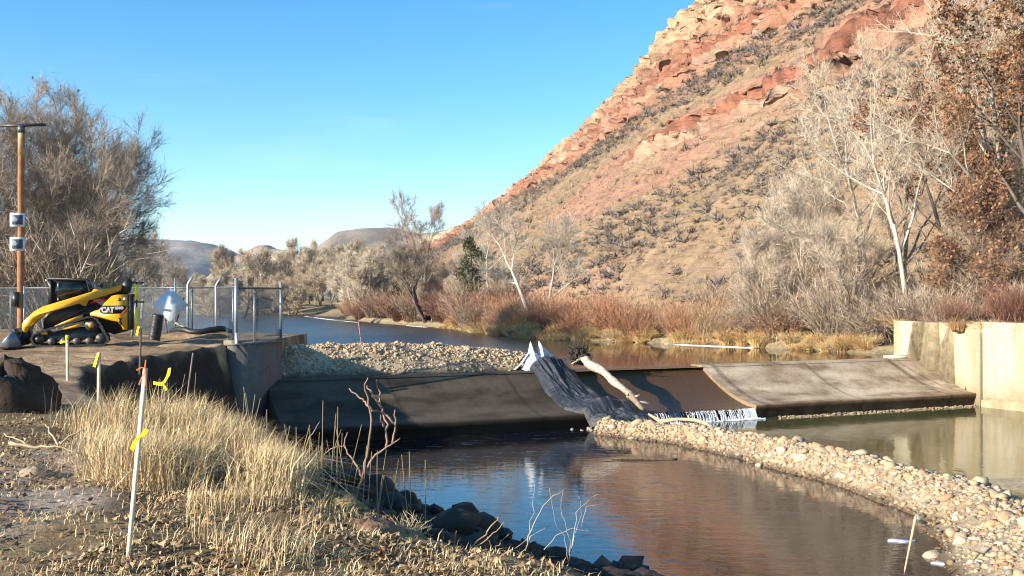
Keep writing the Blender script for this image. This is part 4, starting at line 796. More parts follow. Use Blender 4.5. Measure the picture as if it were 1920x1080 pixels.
ribbon(yl, [pix(318, 690, 9.6) - o0, pix(316, 703, 9.55) - o0, pix(308, 716, 9.5) - o0, pix(302, 720, 9.5) - o0, pix(288, 718, 9.6) - o0], .014, YR); ribbon(yl, [pix(303, 719, 9.5) - o0, pix(309, 724, 9.5) - o0, pix(312, 732, 9.5) - o0], .012, YR); mb = MB(); mb.path([pix(300, 790, 9.6) - o0, pix(304, 740, 9.6) - o0, pix(318, 690, 9.6) - o0], .006, 5, (.4, .3, .2)); mb.build('stem', M['twig'], yl)
bq = on_ground(127, 710, 19.5); s2 = stake(bq, pix(126, 628, 19.5), .022, LATH, 'slim stake in the dirt yard below the loader track with a yellow top', YR)
ribbon(s2, [(0, -.03, .75), (-.06, -.03, .77), (-.14, -.03, .74)], .018, YR)
bq = on_ground(185, 770, 14.1); s3 = stake(bq, pix(186, 661, 14.1), .018, LATH, 'stake by the dark soil heap with a drooping yellow ribbon')
tz = pix(186, 661, 14.1)[2] - bq[2]; ribbon(s3, [(.0, -.03, tz - .02), (-.02, -.03, tz - .1), (-.05, -.03, tz - .2)], .022, YR)
bq = on_ground(259, 678, 23.6); s4 = stake(bq, pix(264, 616, 23.6), .02, (.10, .08, .06), 'dark stake with yellow ribbon at the edge of the yard')
tz = pix(264, 616, 23.6)[2] - bq[2]; ribbon(s4, [(.03, -.03, tz + .05), (.0, -.03, tz - .02), (-.02, -.03, tz - .16)], .03, YR)
bq = on_ground(360, 800, 13.2); s5 = stake(pix(345, 790, 22.0), pix(362, 662, 23.0), .012, (.3, .22, .15), 'thin brown stick leaning in front of the dark cut bank')
bq = np.array(pix(1697, 1092, 16.0)); bq[2] = -2.75; s6 = stake(bq, pix(1716, 968, 15.6), .016, (.62, .44, .26), 'thin pinkish stake leaning at the bottom of the cobble berm', th_=.01)
gb = pix(678, 642, 40.0); s7 = stake((gb[0], gb[1], gb[2] - .2), pix(672, 604, 40.0), .010, (.75, .25, .22), 'thin red whisker stake on top of the gravel bar', th_=.008)

# ------------------------------------------------------------------ trees
def grow(r, p, d, L, rad, lev, maxlev, segs, up, wig, ratio, kids, start):
    n = 6 if lev == 0 else 4; step = L / n
    for i in range(n):
        d2 = (d[0] + r.gauss(0, wig), d[1] + r.gauss(0, wig), d[2] + r.gauss(0, wig) + (up if lev else up * .3)); l = math.sqrt(d2[0] ** 2 + d2[1] ** 2 + d2[2] ** 2); d = (d2[0] / l, d2[1] / l, d2[2] / l)
        p2 = (p[0] + d[0] * step, p[1] + d[1] * step, p[2] + d[2] * step); ra = rad * (1 - .62 * i / n); rb = rad * (1 - .62 * (i + 1) / n)
        segs.append((*p, *p2, ra, rb, lev))
        if lev < maxlev and (i >= start if lev == 0 else i >= 1):
            k = kids[lev]; k = int(k) + (r.random() < k - int(k))
            if i == n - 1: k += 1
            for _ in range(k):
                ang = r.uniform(.45, 1.05) if i < n - 1 else r.uniform(.2, .6); v = (r.gauss(0, 1), r.gauss(0, 1), r.gauss(0, 1)); dt = v[0] * d[0] + v[1] * d[1] + v[2] * d[2]
                v = (v[0] - dt * d[0], v[1] - dt * d[1], v[2] - dt * d[2]); l = math.sqrt(v[0] ** 2 + v[1] ** 2 + v[2] ** 2) + 1e-6; c, s = math.cos(ang), math.sin(ang) / l
                cd = (d[0] * c + v[0] * s, d[1] * c + v[1] * s, d[2] * c + v[2] * s)
                grow(r, p2, cd, L * ratio[lev] * r.uniform(.7, 1.1) * (1 - .30 * i / n), rb * r.uniform(.5, .75), lev + 1, maxlev, segs, up, wig, ratio, kids, start)
        p = p2
def tree(name, base, H, r0, lean, seed, label, bark, twigc, group=None, kids=(1.6, 1.3, 1.3), ratio=(.56, .60, .60), up=.09, wig=.15, start=2, k1=3, k2=2, tl=.75, tw=.018, leaves=0, leafc=None, trunkfrac=.62, forks=1, cat='tree', maxlev=3):
    r = random.Random(seed); segs = []
    for f_ in range(forks):
        a = r.uniform(0, 6.28); sp = 0 if forks == 1 else .16
        dx, dy = lean[0] / H + sp * math.cos(a), lean[1] / H + sp * math.sin(a); l = math.sqrt(dx * dx + dy * dy + 1)
        grow(r, (0, 0, -.25), (dx / l, dy / l, 1 / l), H * trunkfrac * (1 if f_ == 0 else r.uniform(.75, .95)), r0 * (1 if f_ == 0 else .8), 0, maxlev, segs, up, wig * (.6 if forks == 1 else .8), ratio, kids, start)
    S = np.array(segs); root = empty(name, tuple(base)); lev = S[:, 8]; mb = MB()
    big = lev <= 1; sm_ = ~big
    bark = np.array(bark); 
    for msk, n in ((lev == 0, 8), (lev == 1, 6)):
        if msk.any():
            V, F = tubes(S[msk, :3], S[msk, 3:6], S[msk, 6], S[msk, 7], n); cv = np.repeat(bark[None] * np.random.default_rng(seed).uniform(.7, 1.12, (msk.sum(), 1)), 2 * n, 0); mb.add(V, F, cv)
    mb.build('trunk', M['bark'], root, smooth=True)
    g = np.random.default_rng(seed + 1000); mb = MB()
    if sm_.any():
        V, F = tubes(S[sm_, :3], S[sm_, 3:6], np.maximum(S[sm_, 6], tw * .55), np.maximum(S[sm_, 7], tw * .4), 3); mb.add(V, F, np.array(bark) * .5 + np.array(twigc) * .5)
    T = S[lev >= 2] if maxlev > 1 else S[lev >= 1]; idx = np.repeat(np.arange(len(T)), k1); f_ = g.random(len(idx))[:, None]
    P0 = T[idx, :3] * (1 - f_) + T[idx, 3:6] * f_; sd = nrm(T[idx, 3:6] - T[idx, :3]); D0 = nrm(sd + g.normal(size=sd.shape) * .62 + np.array([0, 0, .22])); L0 = tl * g.uniform(.4, 1.25, len(idx))
    def spk(P, D, L, W):
        m_ = len(P); rr_ = nrm(np.cross(D, g.normal(size=(m_, 3)))) * (W * .5)
        return np.stack([P - rr_, P + rr_, P + D * L[:, None]], 1).reshape(-1, 3), np.arange(m_ * 3).reshape(-1, 3)
    tc_ = np.array(twigc)
    V, F = spk(P0, D0, L0, tw); mb.add(V, F, np.repeat(tc_[None] * g.uniform(.65, 1.2, (len(P0), 1)), 3, 0))
    idx = np.repeat(np.arange(len(P0)), k2); f_ = g.uniform(.15, .9, len(idx))[:, None]; P1 = P0[idx] + D0[idx] * (L0[idx][:, None] * f_); D1 = nrm(D0[idx] + g.normal(size=(len(idx), 3)) * .6 + np.array([0, 0, .15])); L1 = tl * .6 * g.uniform(.35, 1.1, len(idx))
    V, F = spk(P1, D1, L1, tw * .75); mb.add(V, F, np.repeat(tc_[None] * g.uniform(.7, 1.25, (len(P1), 1)), 3, 0))
    cr = mb.build('crown', M['twig'], root)
    if leaves:
        i = g.integers(len(P1), size=leaves); C = P1[i] + D1[i] * (L1[i] * .8)[:, None] + g.normal(size=(leaves, 3)) * .05; a = nrm(g.normal(size=(leaves, 3))); b_ = nrm(np.cross(a, g.normal(size=(leaves, 3)))); s_ = g.uniform(.04, .115, leaves)[:, None]
        V = np.stack([C - a * s_, C + b_ * s_ * .7, C + a * s_, C - b_ * s_ * .7], 1).reshape(-1, 3); lc = np.array(leafc)[g.integers(len(leafc), size=leaves)] * g.uniform(.7, 1.15, (leaves, 1))
        mesh_np('dead_leaves', V, np.arange(leaves * 4).reshape(-1, 4), np.repeat(lc, 4, 0), M['leaf'], root)
    return tag(root, label, cat, group)
WHT, TAN, GRY, DKB = (.50, .45, .37), (.42, .33, .22), (.46, .39, .31), (.13, .10, .08)
PALE = (.54, .45, .34); RUST = [(.24, .10, .045), (.29, .14, .065), (.19, .085, .045), (.33, .20, .10)]
rb0 = random.Random(5)
def gp_(px, D): x = (px - 960) / 1867 * D; return (x, D, float(gz(x, D)) - .05)
# right bank, near the white wall
tree('bare_cottonwood', gp_(1716, 51), 15.5, .16, (-2.6, .5), 701, 'white-barked bare cottonwood leaning left just behind the wing wall', WHT, PALE, kids=(1.4, 1.3, 1.3), up=.12)
tree('bare_cottonwood', gp_(1885, 50), 20, .20, (-1.8, 1), 702, 'tallest white-limbed cottonwood at the right edge, forking near the top', WHT, PALE, kids=(1.5, 1.3, 1.3), start=2, forks=2)
tree('bare_cottonwood', gp_(1545, 57), 11.5, .15, (-2.6, 0), 703, 'slender pale cottonwood with two leaning stems right of the willows', (.42, .36, .28), PALE, forks=2, kids=(1.2, 1.2, 1.2))
tree('bare_cottonwood', gp_(1640, 60), 16, .20, (-.8, 1), 704, 'bare pale cottonwood on the slope behind the leaning white trunk', (.50, .45, .37), PALE, kids=(1.5, 1.3, 1.3))
tree('bare_cottonwood', gp_(1470, 60), 7.5, .12, (-1.5, 0), 705, 'low dark-stemmed bare tree at the right end of the red willows', (.16, .12, .10), GRY, forks=2)
tree('rusty_leaved_tree', gp_(1950, 47), 15, .24, (-.8, 0), 706, 'dark tree with rusty dead leaves at the far right edge', DKB, (.26, .17, .11), 'rusty trees behind the wall', leaves=11000, leafc=RUST, kids=(1.7, 1.4, 1.3))
tree('rusty_leaved_tree', gp_(1800, 55), 13, .20, (.6, 0), 707, 'rusty-leaved tree between the leaning white trunk and the tall cottonwood', DKB, (.28, .19, .13), 'rusty trees behind the wall', leaves=8000, leafc=RUST, kids=(1.7, 1.4, 1.3))
tree('rusty_leaved_tree', gp_(1900, 62), 19, .24, (-.5, 0), 708, 'tall rusty-leaved tree standing behind the tallest cottonwood', DKB, (.30, .20, .13), 'rusty trees behind the wall', leaves=8000, leafc=RUST, kids=(1.7, 1.4, 1.3))
for k, (px, D, H, lab) in enumerate(((1585, 52, 8.5, 'thin tan bare tree left of the leaning white trunk'), (1425, 57, 6.5, 'small tan bare tree at the right end of the willows'), (1760, 60, 14, 'tan bare tree behind the wall right of the leaning white trunk'), (1835, 52, 10, 'grey bare tree close behind the white wall'), (1690, 66, 17, 'tall tan bare tree high behind the leaning white trunk'), (1900, 54, 12, 'grey tangled bare tree at the right edge above the wall'), (1510, 66, 10, 'grey bare tree on the slope above the low brush'), (1975, 60, 21, 'tall tan bare tree cut by the right frame edge'))):
    tree('bare_tree', gp_(px, D), H, .13 + H * .004, (rb0.uniform(-1.5, .6), 0), 760 + k, lab, (.38, .32, .25) if k % 2 else (.24, .19, .15), (.48, .39, .29), 'bare trees behind the wall', kids=(1.3, 1.3, 1.2), forks=2, start=1, k1=3)
tree('rusty_leaved_tree', gp_(1862, 48), 9.5, .15, (.5, 0), 715, 'low rusty-leaved tree spreading close above the white wall', DKB, (.26, .17, .12), 'rusty trees behind the wall', leaves=6500, leafc=RUST, kids=(1.6, 1.4, 1.3), start=0, forks=2)
# middle of the far bank
tree('bare_cottonwood', gp_(1012, 69), 9.5, .19, (-5.4, 0), 709, 'white cottonwood leaning hard left over the far bank', (.56, .50, .42), GRY, kids=(1.0, 1.2, 1.2), start=3)
tree('bare_cottonwood', gp_(1018, 70), 8.0, .13, (2.4, 0), 710, 'thin grey tree leaning right from the foot of the leaning cottonwood', (.46, .40, .33), GRY, kids=(1.2, 1.2, 1.2))
tree('bare_cottonwood', gp_(805, 98), 12.5, .21, (-.6, 0), 711, 'rounded bare tree with dark trunk standing against the sky at mid picture', (.17, .13, .11), (.36, .26, .21), kids=(1.3, 1.3, 1.3), tw=.022, forks=2)
tree('bare_cottonwood', gp_(800, 90), 8.5, .19, (-3.2, 0), 712, 'dark bare tree leaning left beside the small juniper', (.12, .09, .08), (.30, .24, .18), forks=2, tw=.022)
tree('bare_cottonwood', gp_(925, 88), 11, .13, (-1.4, 0), 713, 'thin bare tree poking above the foot of the hill skyline', (.40, .34, .28), GRY, kids=(1.1, 1.2, 1.2), tw=.02)
tree('gnarled_tree', gp_(445, 118), 6.6, .26, (.3, 0), 714, 'gnarled black bare tree seen above the chain-link corner', (.05, .04, .035), (.10, .08, .07), kids=(1.3, 1.2, 1.1), wig=.24, up=.0, tw=.028, k1=3, k2=2)
# left thicket
LB, LT = (.20, .165, .14), (.33, .265, .205)
for (px, D, H, ln, sd, lab) in ((88, 53, 15.5, (.5, 0), 721, 'tallest bare tree of the left grove, right of the solar pole'), (108, 51, 12.5, (1.8, 0), 722, 'bare tree at the right end of the left grove, branches sweeping right'),
                                (20, 55, 15.0, (-.6, 0), 723, 'bare tree directly behind the solar pole'), (-45, 51, 14.5, (.4, 0), 724, 'bare tree at the left edge of the frame'),
                                (60, 49, 10, (.3, 0), 725, 'shorter bare tree above the loader cab'), (118, 56, 11, (.5, 0), 726, 'bare tree behind the loader boom in the left grove'),
                                (-30, 48, 10.5, (.2, 0), 727, 'bushy bare tree left of the solar pole'), (138, 58, 9, (.5, 0), 728, 'low bare tree at the right foot of the left grove')):
    tree('bare_tree', gp_(px, D), H, .19, ln, sd, lab, LB if sd % 2 else (.28, .24, .20), LT if sd % 3 else (.40, .31, .22), 'bare trees of the left grove', kids=(1.7, 1.6, 1.5), ratio=(.60, .62, .62), wig=.16, start=1, forks=2, k1=3, k2=2, tl=.8, tw=.018, trunkfrac=.55, leaves=500 if sd % 3 == 0 else 0, leafc=[(.30, .17, .07), (.36, .22, .10)])
tree('bare_cottonwood', gp_(262, 88), 10.5, .20, (-.4, 0), 731, 'pale bare tree rising right of the left grove above the fence', (.45, .40, .33), (.40, .34, .27), forks=2, tw=.02)
tree('bare_cottonwood', gp_(312, 100), 9.0, .18, (.3, 0), 732, 'second pale bare tree right of the grove, above the diamond sign', (.36, .31, .26), (.38, .32, .26), forks=2, tw=.022)
# evergreen junipers
def juniper(base, H, W, seed, label, n=5200):
    g = np.random.default_rng(seed); r = empty('juniper', tuple(base)); mb = MB(); mb.path([(0, 0, -.2), (.05, 0, H * .4), (-.03, 0, H * .85)], [.16, .11, .03], 7, (.10, .07, .05)); mb.build('trunk', M['bark'], r)
    k = 26; cz = g.uniform(.12, .95, k); cr = W * np.interp(cz, [0, .2, .55, .8, 1], [.45, .6, 1, .75, .25]) * g.uniform(.2, .85, k); ca = g.uniform(0, 6.28, k); C = np.c_[cr * np.cos(ca), cr * np.sin(ca), cz * H]
    i = g.integers(k, size=n); P = C[i] + nrm(g.normal(size=(n, 3))) * (g.random((n, 1)) ** .4) * np.array([.42, .42, .5]) * W * .62; D = nrm(P - C[i] + np.array([0, 0, .25])); 
    V, F = spikes(P, D, g.uniform(.10, .26, n), g.uniform(.05, .12, n)); col = np.array([.035, .052, .018]) * g.uniform(.6, 1.5, (n, 1)); col[g.random(n) < .1] = (.14, .10, .04); mesh_np('crown', V, F, np.repeat(col, 3, 0), M['leaf'], r); return tag(r, label, 'juniper')
juniper(gp_(884, 84), 7.4, 1.75, 741, 'dark green juniper standing among bare trees below the hill'); juniper(gp_(742, 96), 4.0, .9, 742, 'small dark juniper half hidden in brush at mid picture', 1800)

# ------------------------------------------------------------------ bushes along the banks
def bush(name, seed, n, H, W, stemc, twigc, arch=.35, tw=.016, kt=7, base_r=.35, tl=.35):
    g = np.random.default_rng(seed); r = empty(name); a = g.uniform(0, 6.28, n); b = base_r * np.sqrt(g.random(n)); P = np.c_[b * np.cos(a), b * np.sin(a), np.full(n, -.1)]
    out = W * g.random(n) ** .6; h = H * g.uniform(.55, 1.0, n) * (1 - .35 * (out / W) ** 2); ax = a + g.normal(0, .5, n); mb = MB(); prev = P; pts = [P]
    for f_ in (.35, .7, 1.0): pts.append(P + np.c_[np.cos(ax) * out * f_ ** (1 + arch), np.sin(ax) * out * f_ ** (1 + arch), h * (f_ - arch * .25 * f_ ** 3)] + g.normal(size=(n, 3)) * .05 * f_)
    for k in range(3):
        V, F = tubes(pts[k], pts[k + 1], np.full(n, tw * (1 - .28 * k)), np.full(n, tw * (1 - .28 * (k + 1))), 3); mb.add(V, F, np.repeat(np.array(stemc)[None] * g.uniform(.6, 1.25, (n, 1)), 6, 0))
    mb.build('stems', M['twig'], r); mb = MB(); i = np.repeat(np.arange(n), kt); k = g.integers(1, 3, len(i)); f_ = g.random(len(i))[:, None]; PA = np.stack(pts); A = PA[k, i]; B = PA[k + 1, i]; Pp = A * (1 - f_) + B * f_; D = nrm(nrm(B - A) + g.normal(size=A.shape) * .5 + np.array([0, 0, .15]))
    m_ = len(i); L_ = tl * g.uniform(.4, 1.2, m_); rr_ = nrm(np.cross(D, g.normal(size=(m_, 3)))) * (tw * .45); V = np.stack([Pp - rr_, Pp + rr_, Pp + D * L_[:, None]], 1).reshape(-1, 3)
    mb.add(V, np.arange(m_ * 3).reshape(-1, 3), np.repeat(np.array(twigc)[None] * g.uniform(.65, 1.3, (m_, 1)), 3, 0)); mb.build('twigs', M['twig'], r); return r
WILLOW = [bush('willow_bush', 801 + k, 150, 2.3, 1.15, c, c2, .2) for k, (c, c2) in enumerate([((.46, .24, .135), (.53, .30, .17)), ((.41, .20, .11), (.48, .26, .15)), ((.40, .27, .16), (.50, .35, .21))])]
BRUSH = [bush('brush', 811 + k, 120, 2.6, 1.6, c, c2, .45, .017, 10, .4, .5) for k, (c, c2) in enumerate([((.28, .23, .18), (.44, .36, .27)), ((.32, .25, .18), (.46, .35, .24)), ((.22, .16, .12), (.36, .25, .17))])]
DARK = [bush('brush', 821, 130, 2.4, 1.5, (.20, .10, .07), (.27, .13, .08), .35, .018, 9, .4, .45)]
TUFT = [bush('grass_tuft', 831 + k, 220, .95, .55, c, c, .7, .012, 3, .25, .2) for k, c in enumerate([(.60, .41, .18), (.50, .31, .13), (.64, .47, .25)])]
first = set()
def plant(protos, x, y, s, label, cat, group, r, sz=None, z=None):
    k = r.randrange(len(protos)); o = protos[k]
    if id(o) in first: o = copy_tree(protos[k])
    else: first.add(id(o))
    o.location = (x, y, float(gz(x, y)) - .03 if z is None else z); o.rotation_euler = (r.gauss(0, .12), r.gauss(0, .12), r.uniform(0, 6.28)); o.scale = (s * r.uniform(.85, 1.2), s * r.uniform(.85, 1.2), s * (sz or r.uniform(.7, 1.25))); return tag(o, label, cat, group)
rb = random.Random(77)
def bankx(y): return float(np.interp(y, R_Y, R_X))
for k in range(135):                                    # red willows in a band along the far bank
    y = rb.uniform(54.5, 84); x = bankx(y) + .8 + rb.random() ** 1.2 * (4.2 if y < 66 else 3.0); plant(WILLOW, x, y, rb.uniform(.85, 1.35), 'rust-red willow bush in the thicket along the far water edge', 'willow', 'red willows on the far bank', rb)
for k in range(110):
    y = rb.uniform(49.5, 86); x = bankx(y) - .25 + rb.random() * 1.1; plant(TUFT, x, y, rb.uniform(.8, 1.35), 'golden dry grass tuft at the far water edge below the willows', 'grass tuft', 'golden tufts on the far bank', rb)
for k in range(40):
    y = rb.uniform(47.5, 58); x = bankx(y) + .6 + rb.random() * 7; plant(BRUSH, x, y, rb.uniform(.8, 1.6), 'grey leafless brush between the willows and the wing wall', 'brush', 'grey brush by the wing wall', rb)
for k in range(20):
    y = rb.uniform(48, 66); x = bankx(y) + 5 + rb.random() * 9; plant(BRUSH, x, y, rb.uniform(1.1, 2.0), 'tall grey brush at the foot of the red hill', 'brush', 'brush at the hill foot', rb)
for k in range(60):
    y = rb.uniform(76, 108); x = bankx(y) + .1 + rb.random() * 6; plant(DARK + BRUSH[2:], x, y, rb.uniform(.9, 1.6), 'dark reddish brush crowding the far bank below the juniper', 'brush', 'dark brush on the far bank', rb)
for k in range(14):
    y = rb.uniform(108, 126); x = bankx(y) + .6 + rb.random() * 4; plant(WILLOW, x, y, rb.uniform(1.0, 1.4), 'pinkish willow bush on the distant river bend', 'willow', 'willows on the distant bend', rb)
for k in range(46):
    px = rb.uniform(-60, 190); D = rb.uniform(46, 57); x = (px - 960) / 1867 * D; plant(BRUSH, x, D, rb.uniform(1.2, 2.5), 'tangled grey-brown brush under the left grove', 'brush', 'brush under the left grove', rb)
for k in range(30):
    x = 19.5 + rb.random() * 9; y = 44.5 + rb.random() * 6 - (x - 19) * .5; plant(BRUSH + DARK, x, y, rb.uniform(.5, 1.25), 'dead brown brush growing just behind the white wall', 'brush', 'brush behind the wall', rb)
for k, (px, D) in enumerate(((1795, 42.3), (1690, 47.5), (1850, 41.2), (1670, 49.5), (1640, 50.5))):
    x = (px - 960) / 1867 * D; plant(TUFT, x, D, rb.uniform(.6, 1.0), 'orange-brown weeds by the top of the wing wall', 'weeds', 'weeds at the wing wall', rb, z=max(float(gz(x, D)), .1))
# far trees along the valley floor: a few kinds, many copies
FAR = [tree('far_tree', (0, 0, 0), 9, .16, (.3, 0), 751 + k, 'x', bk, tcx, kids=(1.6, 1.5, 1.4), ratio=(.62, .62, .62), wig=.16, start=1, forks=2, tw=.04, tl=.9, k1=3, k2=2, trunkfrac=.55) for k, (bk, tcx) in enumerate([((.32, .27, .22), (.54, .45, .34)), ((.26, .21, .17), (.48, .39, .28)), ((.36, .32, .27), (.58, .50, .39))])]
def far_tree(px, D, s, label, group):
    x = (px - 960) / 1867 * D; x = max(x, bankx(D) + 1.5) if px > 600 else x; plant(FAR, x, D, s, label, 'tree', group, rb)
for k in range(40): far_tree(rb.uniform(470, 780), rb.uniform(135, 210), rb.uniform(.75, 1.15), 'tan bare cottonwood in the far grove across the river bend', 'far grove across the bend')
for k in range(30): far_tree(rb.uniform(420, 900), rb.uniform(200, 290), rb.uniform(.9, 1.3), 'hazy bare tree in the farthest tree line of the valley', 'farthest tree line')
for k in range(16): far_tree(rb.uniform(225, 480), rb.uniform(125, 200), rb.uniform(.6, 1.0), 'pale bare tree far behind the chain-link fence', 'far trees behind the fence')
for k in range(14): far_tree(rb.uniform(640, 770), rb.uniform(104, 130), rb.uniform(.55, .9), 'bare riverside tree above the dark brush of the far bank', 'trees above the dark brush')
for k in range(12): far_tree(rb.uniform(780, 1000), rb.uniform(84, 112), rb.uniform(.45, .75), 'low bare tree among the brush at the foot of the hill', 'low trees at the hill foot')

# ------------------------------------------------------------------ hillside shrubs
g8 = np.random.default_rng(901)
def hill_pts(n, rockmax, bandfn=None):
    i = g8.integers(0, Xd.shape[0], n * 6); 
    wgt = Y[i, 0]; keep = g8.random(len(i)) < np.clip(wgt / 160, .12, 1); i = i[keep]; j = g8.integers(3, 348, len(i))
    ok = rock[i, j] < rockmax
    if bandfn is not None: ok &= g8.random(len(i)) < bandfn(i, j)
    i, j = i[ok][:n], j[ok][:n]; return i, j
def shrub_proto(seed, n, up=.55, w_=.12):
    g = np.random.default_rng(seed); D = nrm(g.normal(size=(n, 3)) + np.array([0, 0, up])); D[:, 2] = np.abs(D[:, 2]); P = g.normal(size=(n, 3)) * np.array([.25, .25, .12]); P[:, 2] = np.abs(P[:, 2]) - .1; r_ = nrm(np.cross(D, g.normal(size=(n, 3)))) * (w_ * g.uniform(.5, 1.2, (n, 1)))
    V = np.stack([P - r_, P + r_, P + D * g.uniform(.45, 1, (n, 1))], 1).reshape(-1, 3); return V, np.arange(n * 3).reshape(-1, 3)
SH = [shrub_proto(k, 33, .55, .065) for k in range(6)]; TU = [shrub_proto(20 + k, 11, 1.2, .075) for k in range(5)]
def bandf(i, j): return .05 + .95 * sm(.38, .60, vn(Wc[i, j] * .16 + 4, Y[i, j] * .02, 911) + .5 * fbm(X[i, j] * .08, Y[i, j] * .08, 913, 3))
i, j = hill_pts(14000, .9, bandf); Pq = np.c_[Xd[i, j], Yd[i, j], Zd[i, j]]
sz = 1.5 * (.28 + 1.25 * g8.random(len(i)) ** 2.6); cl = np.array([(.17, .14, .13), (.20, .16, .14), (.145, .12, .105), (.23, .18, .13)])[g8.integers(4, size=len(i))]
big = np.argsort(-sz / Pq[:, 1])[:300]; rest = np.setdiff1d(np.arange(len(i)), big)
V, F, C = scatter(SH, Pq[rest], sz[rest], g8.uniform(0, 6.28, len(rest)), cl[rest], g8, .8, .15); o = mesh_np('hill_shrubs', V, F, C, M['twig']); tag(o, 'grey leafless scrub covering the upper red hillside', 'scrub', kind='stuff')
shm = [mesh_np('hill_shrub', *SH[k % 6], c_, M['twig']) for k, c_ in enumerate([(.17, .14, .13), (.20, .16, .14), (.145, .12, .105), (.23, .18, .13), (.24, .19, .16), (.22, .18, .16)])]; used = set()
for k in big:
    kk = int(g8.integers(6)); o = shm[kk] if kk not in used else shm[kk].copy()
    if kk in used: COL.objects.link(o)
    used.add(kk); s = sz[k]; o.location = Pq[k]; o.scale = (s, s, s * .8); o.rotation_euler = (0, 0, g8.uniform(0, 6.28)); tag(o, 'grey leafless shrub on the lower slope of the red hill', 'shrub', 'shrubs on the lower hillside')
i, j = hill_pts(14000, .7); Pq = np.c_[Xd[i, j], Yd[i, j], Zd[i, j]]; sz = g8.uniform(.32, .95, len(i)); cl = np.array([(.35, .265, .14), (.30, .225, .12), (.27, .21, .125), (.38, .28, .16)])[g8.integers(4, size=len(i))] * g8.uniform(.8, 1.1, (len(i), 1))
V, F, C = scatter(TU, Pq, sz, g8.uniform(0, 6.28, len(i)), cl, g8, 1, .15); o = mesh_np('hill_grass', V, F, C, M['grass']); tag(o, 'yellow bunch grass dotted over the red hillside', 'grass', kind='stuff')

# ------------------------------------------------------------------ foreground grass, litter, twigs
g9 = np.random.default_rng(951)
def bank_xy(q_, y):
    ex = np.interp(y, E_Y, E_X); sl = (np.interp(y + .6, E_Y, E_X) - np.interp(y - .6, E_Y, E_X)) / 1.2; l = np.sqrt(1 + sl * sl); return ex + q_ / l, y - sl * q_ / l
def blades(x, y, h, wd, col, lean=.45, wind=(.2, 0), zoff=0):
    n = len(x); z = gz(x, y) + zoff; a = g9.uniform(0, 6.28, n); ln = np.abs(g9.normal(0, 1, n)) * lean * h; dx = np.cos(a) * ln + wind[0] * h; dy = np.sin(a) * ln + wind[1] * h; s = g9.uniform(0, 6.28, n); sx, sy = np.cos(s) * wd, np.sin(s) * wd
    B = np.c_[x, y, z - .02]; Mi = B + np.c_[dx * .3, dy * .3, h * .6]; Tp = B + np.c_[dx, dy, h * np.clip(1 - .5 * (ln / h) ** 2, .2, 1)]; sd = np.c_[sx, sy, sx * 0]
    V = np.stack([B - sd, B + sd, Mi + sd * .8, Mi - sd * .8, Tp], 1).reshape(-1, 3); k = np.arange(n)[:, None] * 5
    return V, np.concatenate([k + 0, k + 1, k + 2, k + 3], 1), np.concatenate([k + 3, k + 2, k + 4], 1), np.repeat(col, 5, 0)
def grass_obj(name, label, parts):
    mb = MB()
    for V, Q, T_, C in parts: mb.add(V, [Q, T_], C)
    o = mb.build(name, M['grass']); return tag(o, label, 'grass', kind='stuff')
GC = np.array([(.68, .52, .29), (.60, .44, .23), (.74, .60, .36), (.50, .34, .17)])
def gcol(n, k=1.0): return GC[g9.integers(4, size=n)] * g9.uniform(.7, 1.15, (n, 1)) * k
n = 90000; y = g9.uniform(8.0, 14.0, n); q_ = g9.uniform(-3.6, .3, n); x, y2 = bank_xy(q_, y)
dens = sm(.30, .55, vn(x * 1.5, y2 * 1.5, 961) * .6 + .4 * vn(x * 5, y2 * 5, 963)) * sm(-3.4, -2.2, q_ + .6 * fbm(x, y2, 965, 2)) * sm(-.20, -.235, x / y2) * sm(-.45, -.33, x / y2 + .10 * fbm(x * 1.2, y2 * 1.2, 968, 3)) * sm(8.3, 8.9, y2); ok = g9.random(n) < dens; x, y2 = x[ok], y2[ok]
h = (.24 + .46 * vn(x * .9, y2 * .9, 967)) * g9.uniform(.55, 1.15, len(x)); tall = blades(x, y2, h, g9.uniform(.002, .0045, len(x)), gcol(len(x)), np.where(g9.random(len(x)) < .35, 1.1, .5), (.14, .03))
n = 4200; y = g9.uniform(6.9, 8.8, n); q_ = g9.uniform(-1.9, -.2, n); x, y2 = bank_xy(q_, y); ok = (g9.random(n) < sm(.35, .6, vn(x * 2, y2 * 2, 969))) & (x / y2 < -.21 + .03 * g9.random(n)) & (x / y2 > -.33); x, y2 = x[ok], y2[ok]; mid = blades(x, y2, g9.uniform(.10, .36, len(x)), g9.uniform(.0015, .003, len(x)), gcol(len(x)), .5, (.25, 0))
grass_obj('tall_grass', 'tall golden dead grass on the near bank behind the pale stake', [tall, mid])
n = 42000; y = 4.8 + 10.5 * g9.random(n) ** 1.4; x = g9.uniform(-1, 1, n) * y * .55; qq = qbank(x, y); ok = (qq < .02 + .25 * g9.random(n) ** 3) & (g9.random(n) < .25 + .75 * sm(.4, .6, vn(x * 2.2, y * 2.2, 971))); x, y = x[ok], y[ok]
short = blades(x, y, g9.uniform(.03, .12, len(x)), g9.uniform(.0022, .0045, len(x)), gcol(len(x), 1.0), 1.0, (.2, 0)); grass_obj('short_grass', 'short matted dead grass over the near bank', [short])
n = 30000; y = 4.8 + 8.5 * g9.random(n) ** 1.4; x = g9.uniform(-1, 1, n) * y * .55; qq = qbank(x, y); ok = (qq < .05 + .5 * g9.random(n) ** 4) & (g9.random(n) < .2 + .8 * sm(.38, .6, vn(x * 1.6, y * 1.6, 973))); x, y = x[ok], y[ok]; n = len(x)
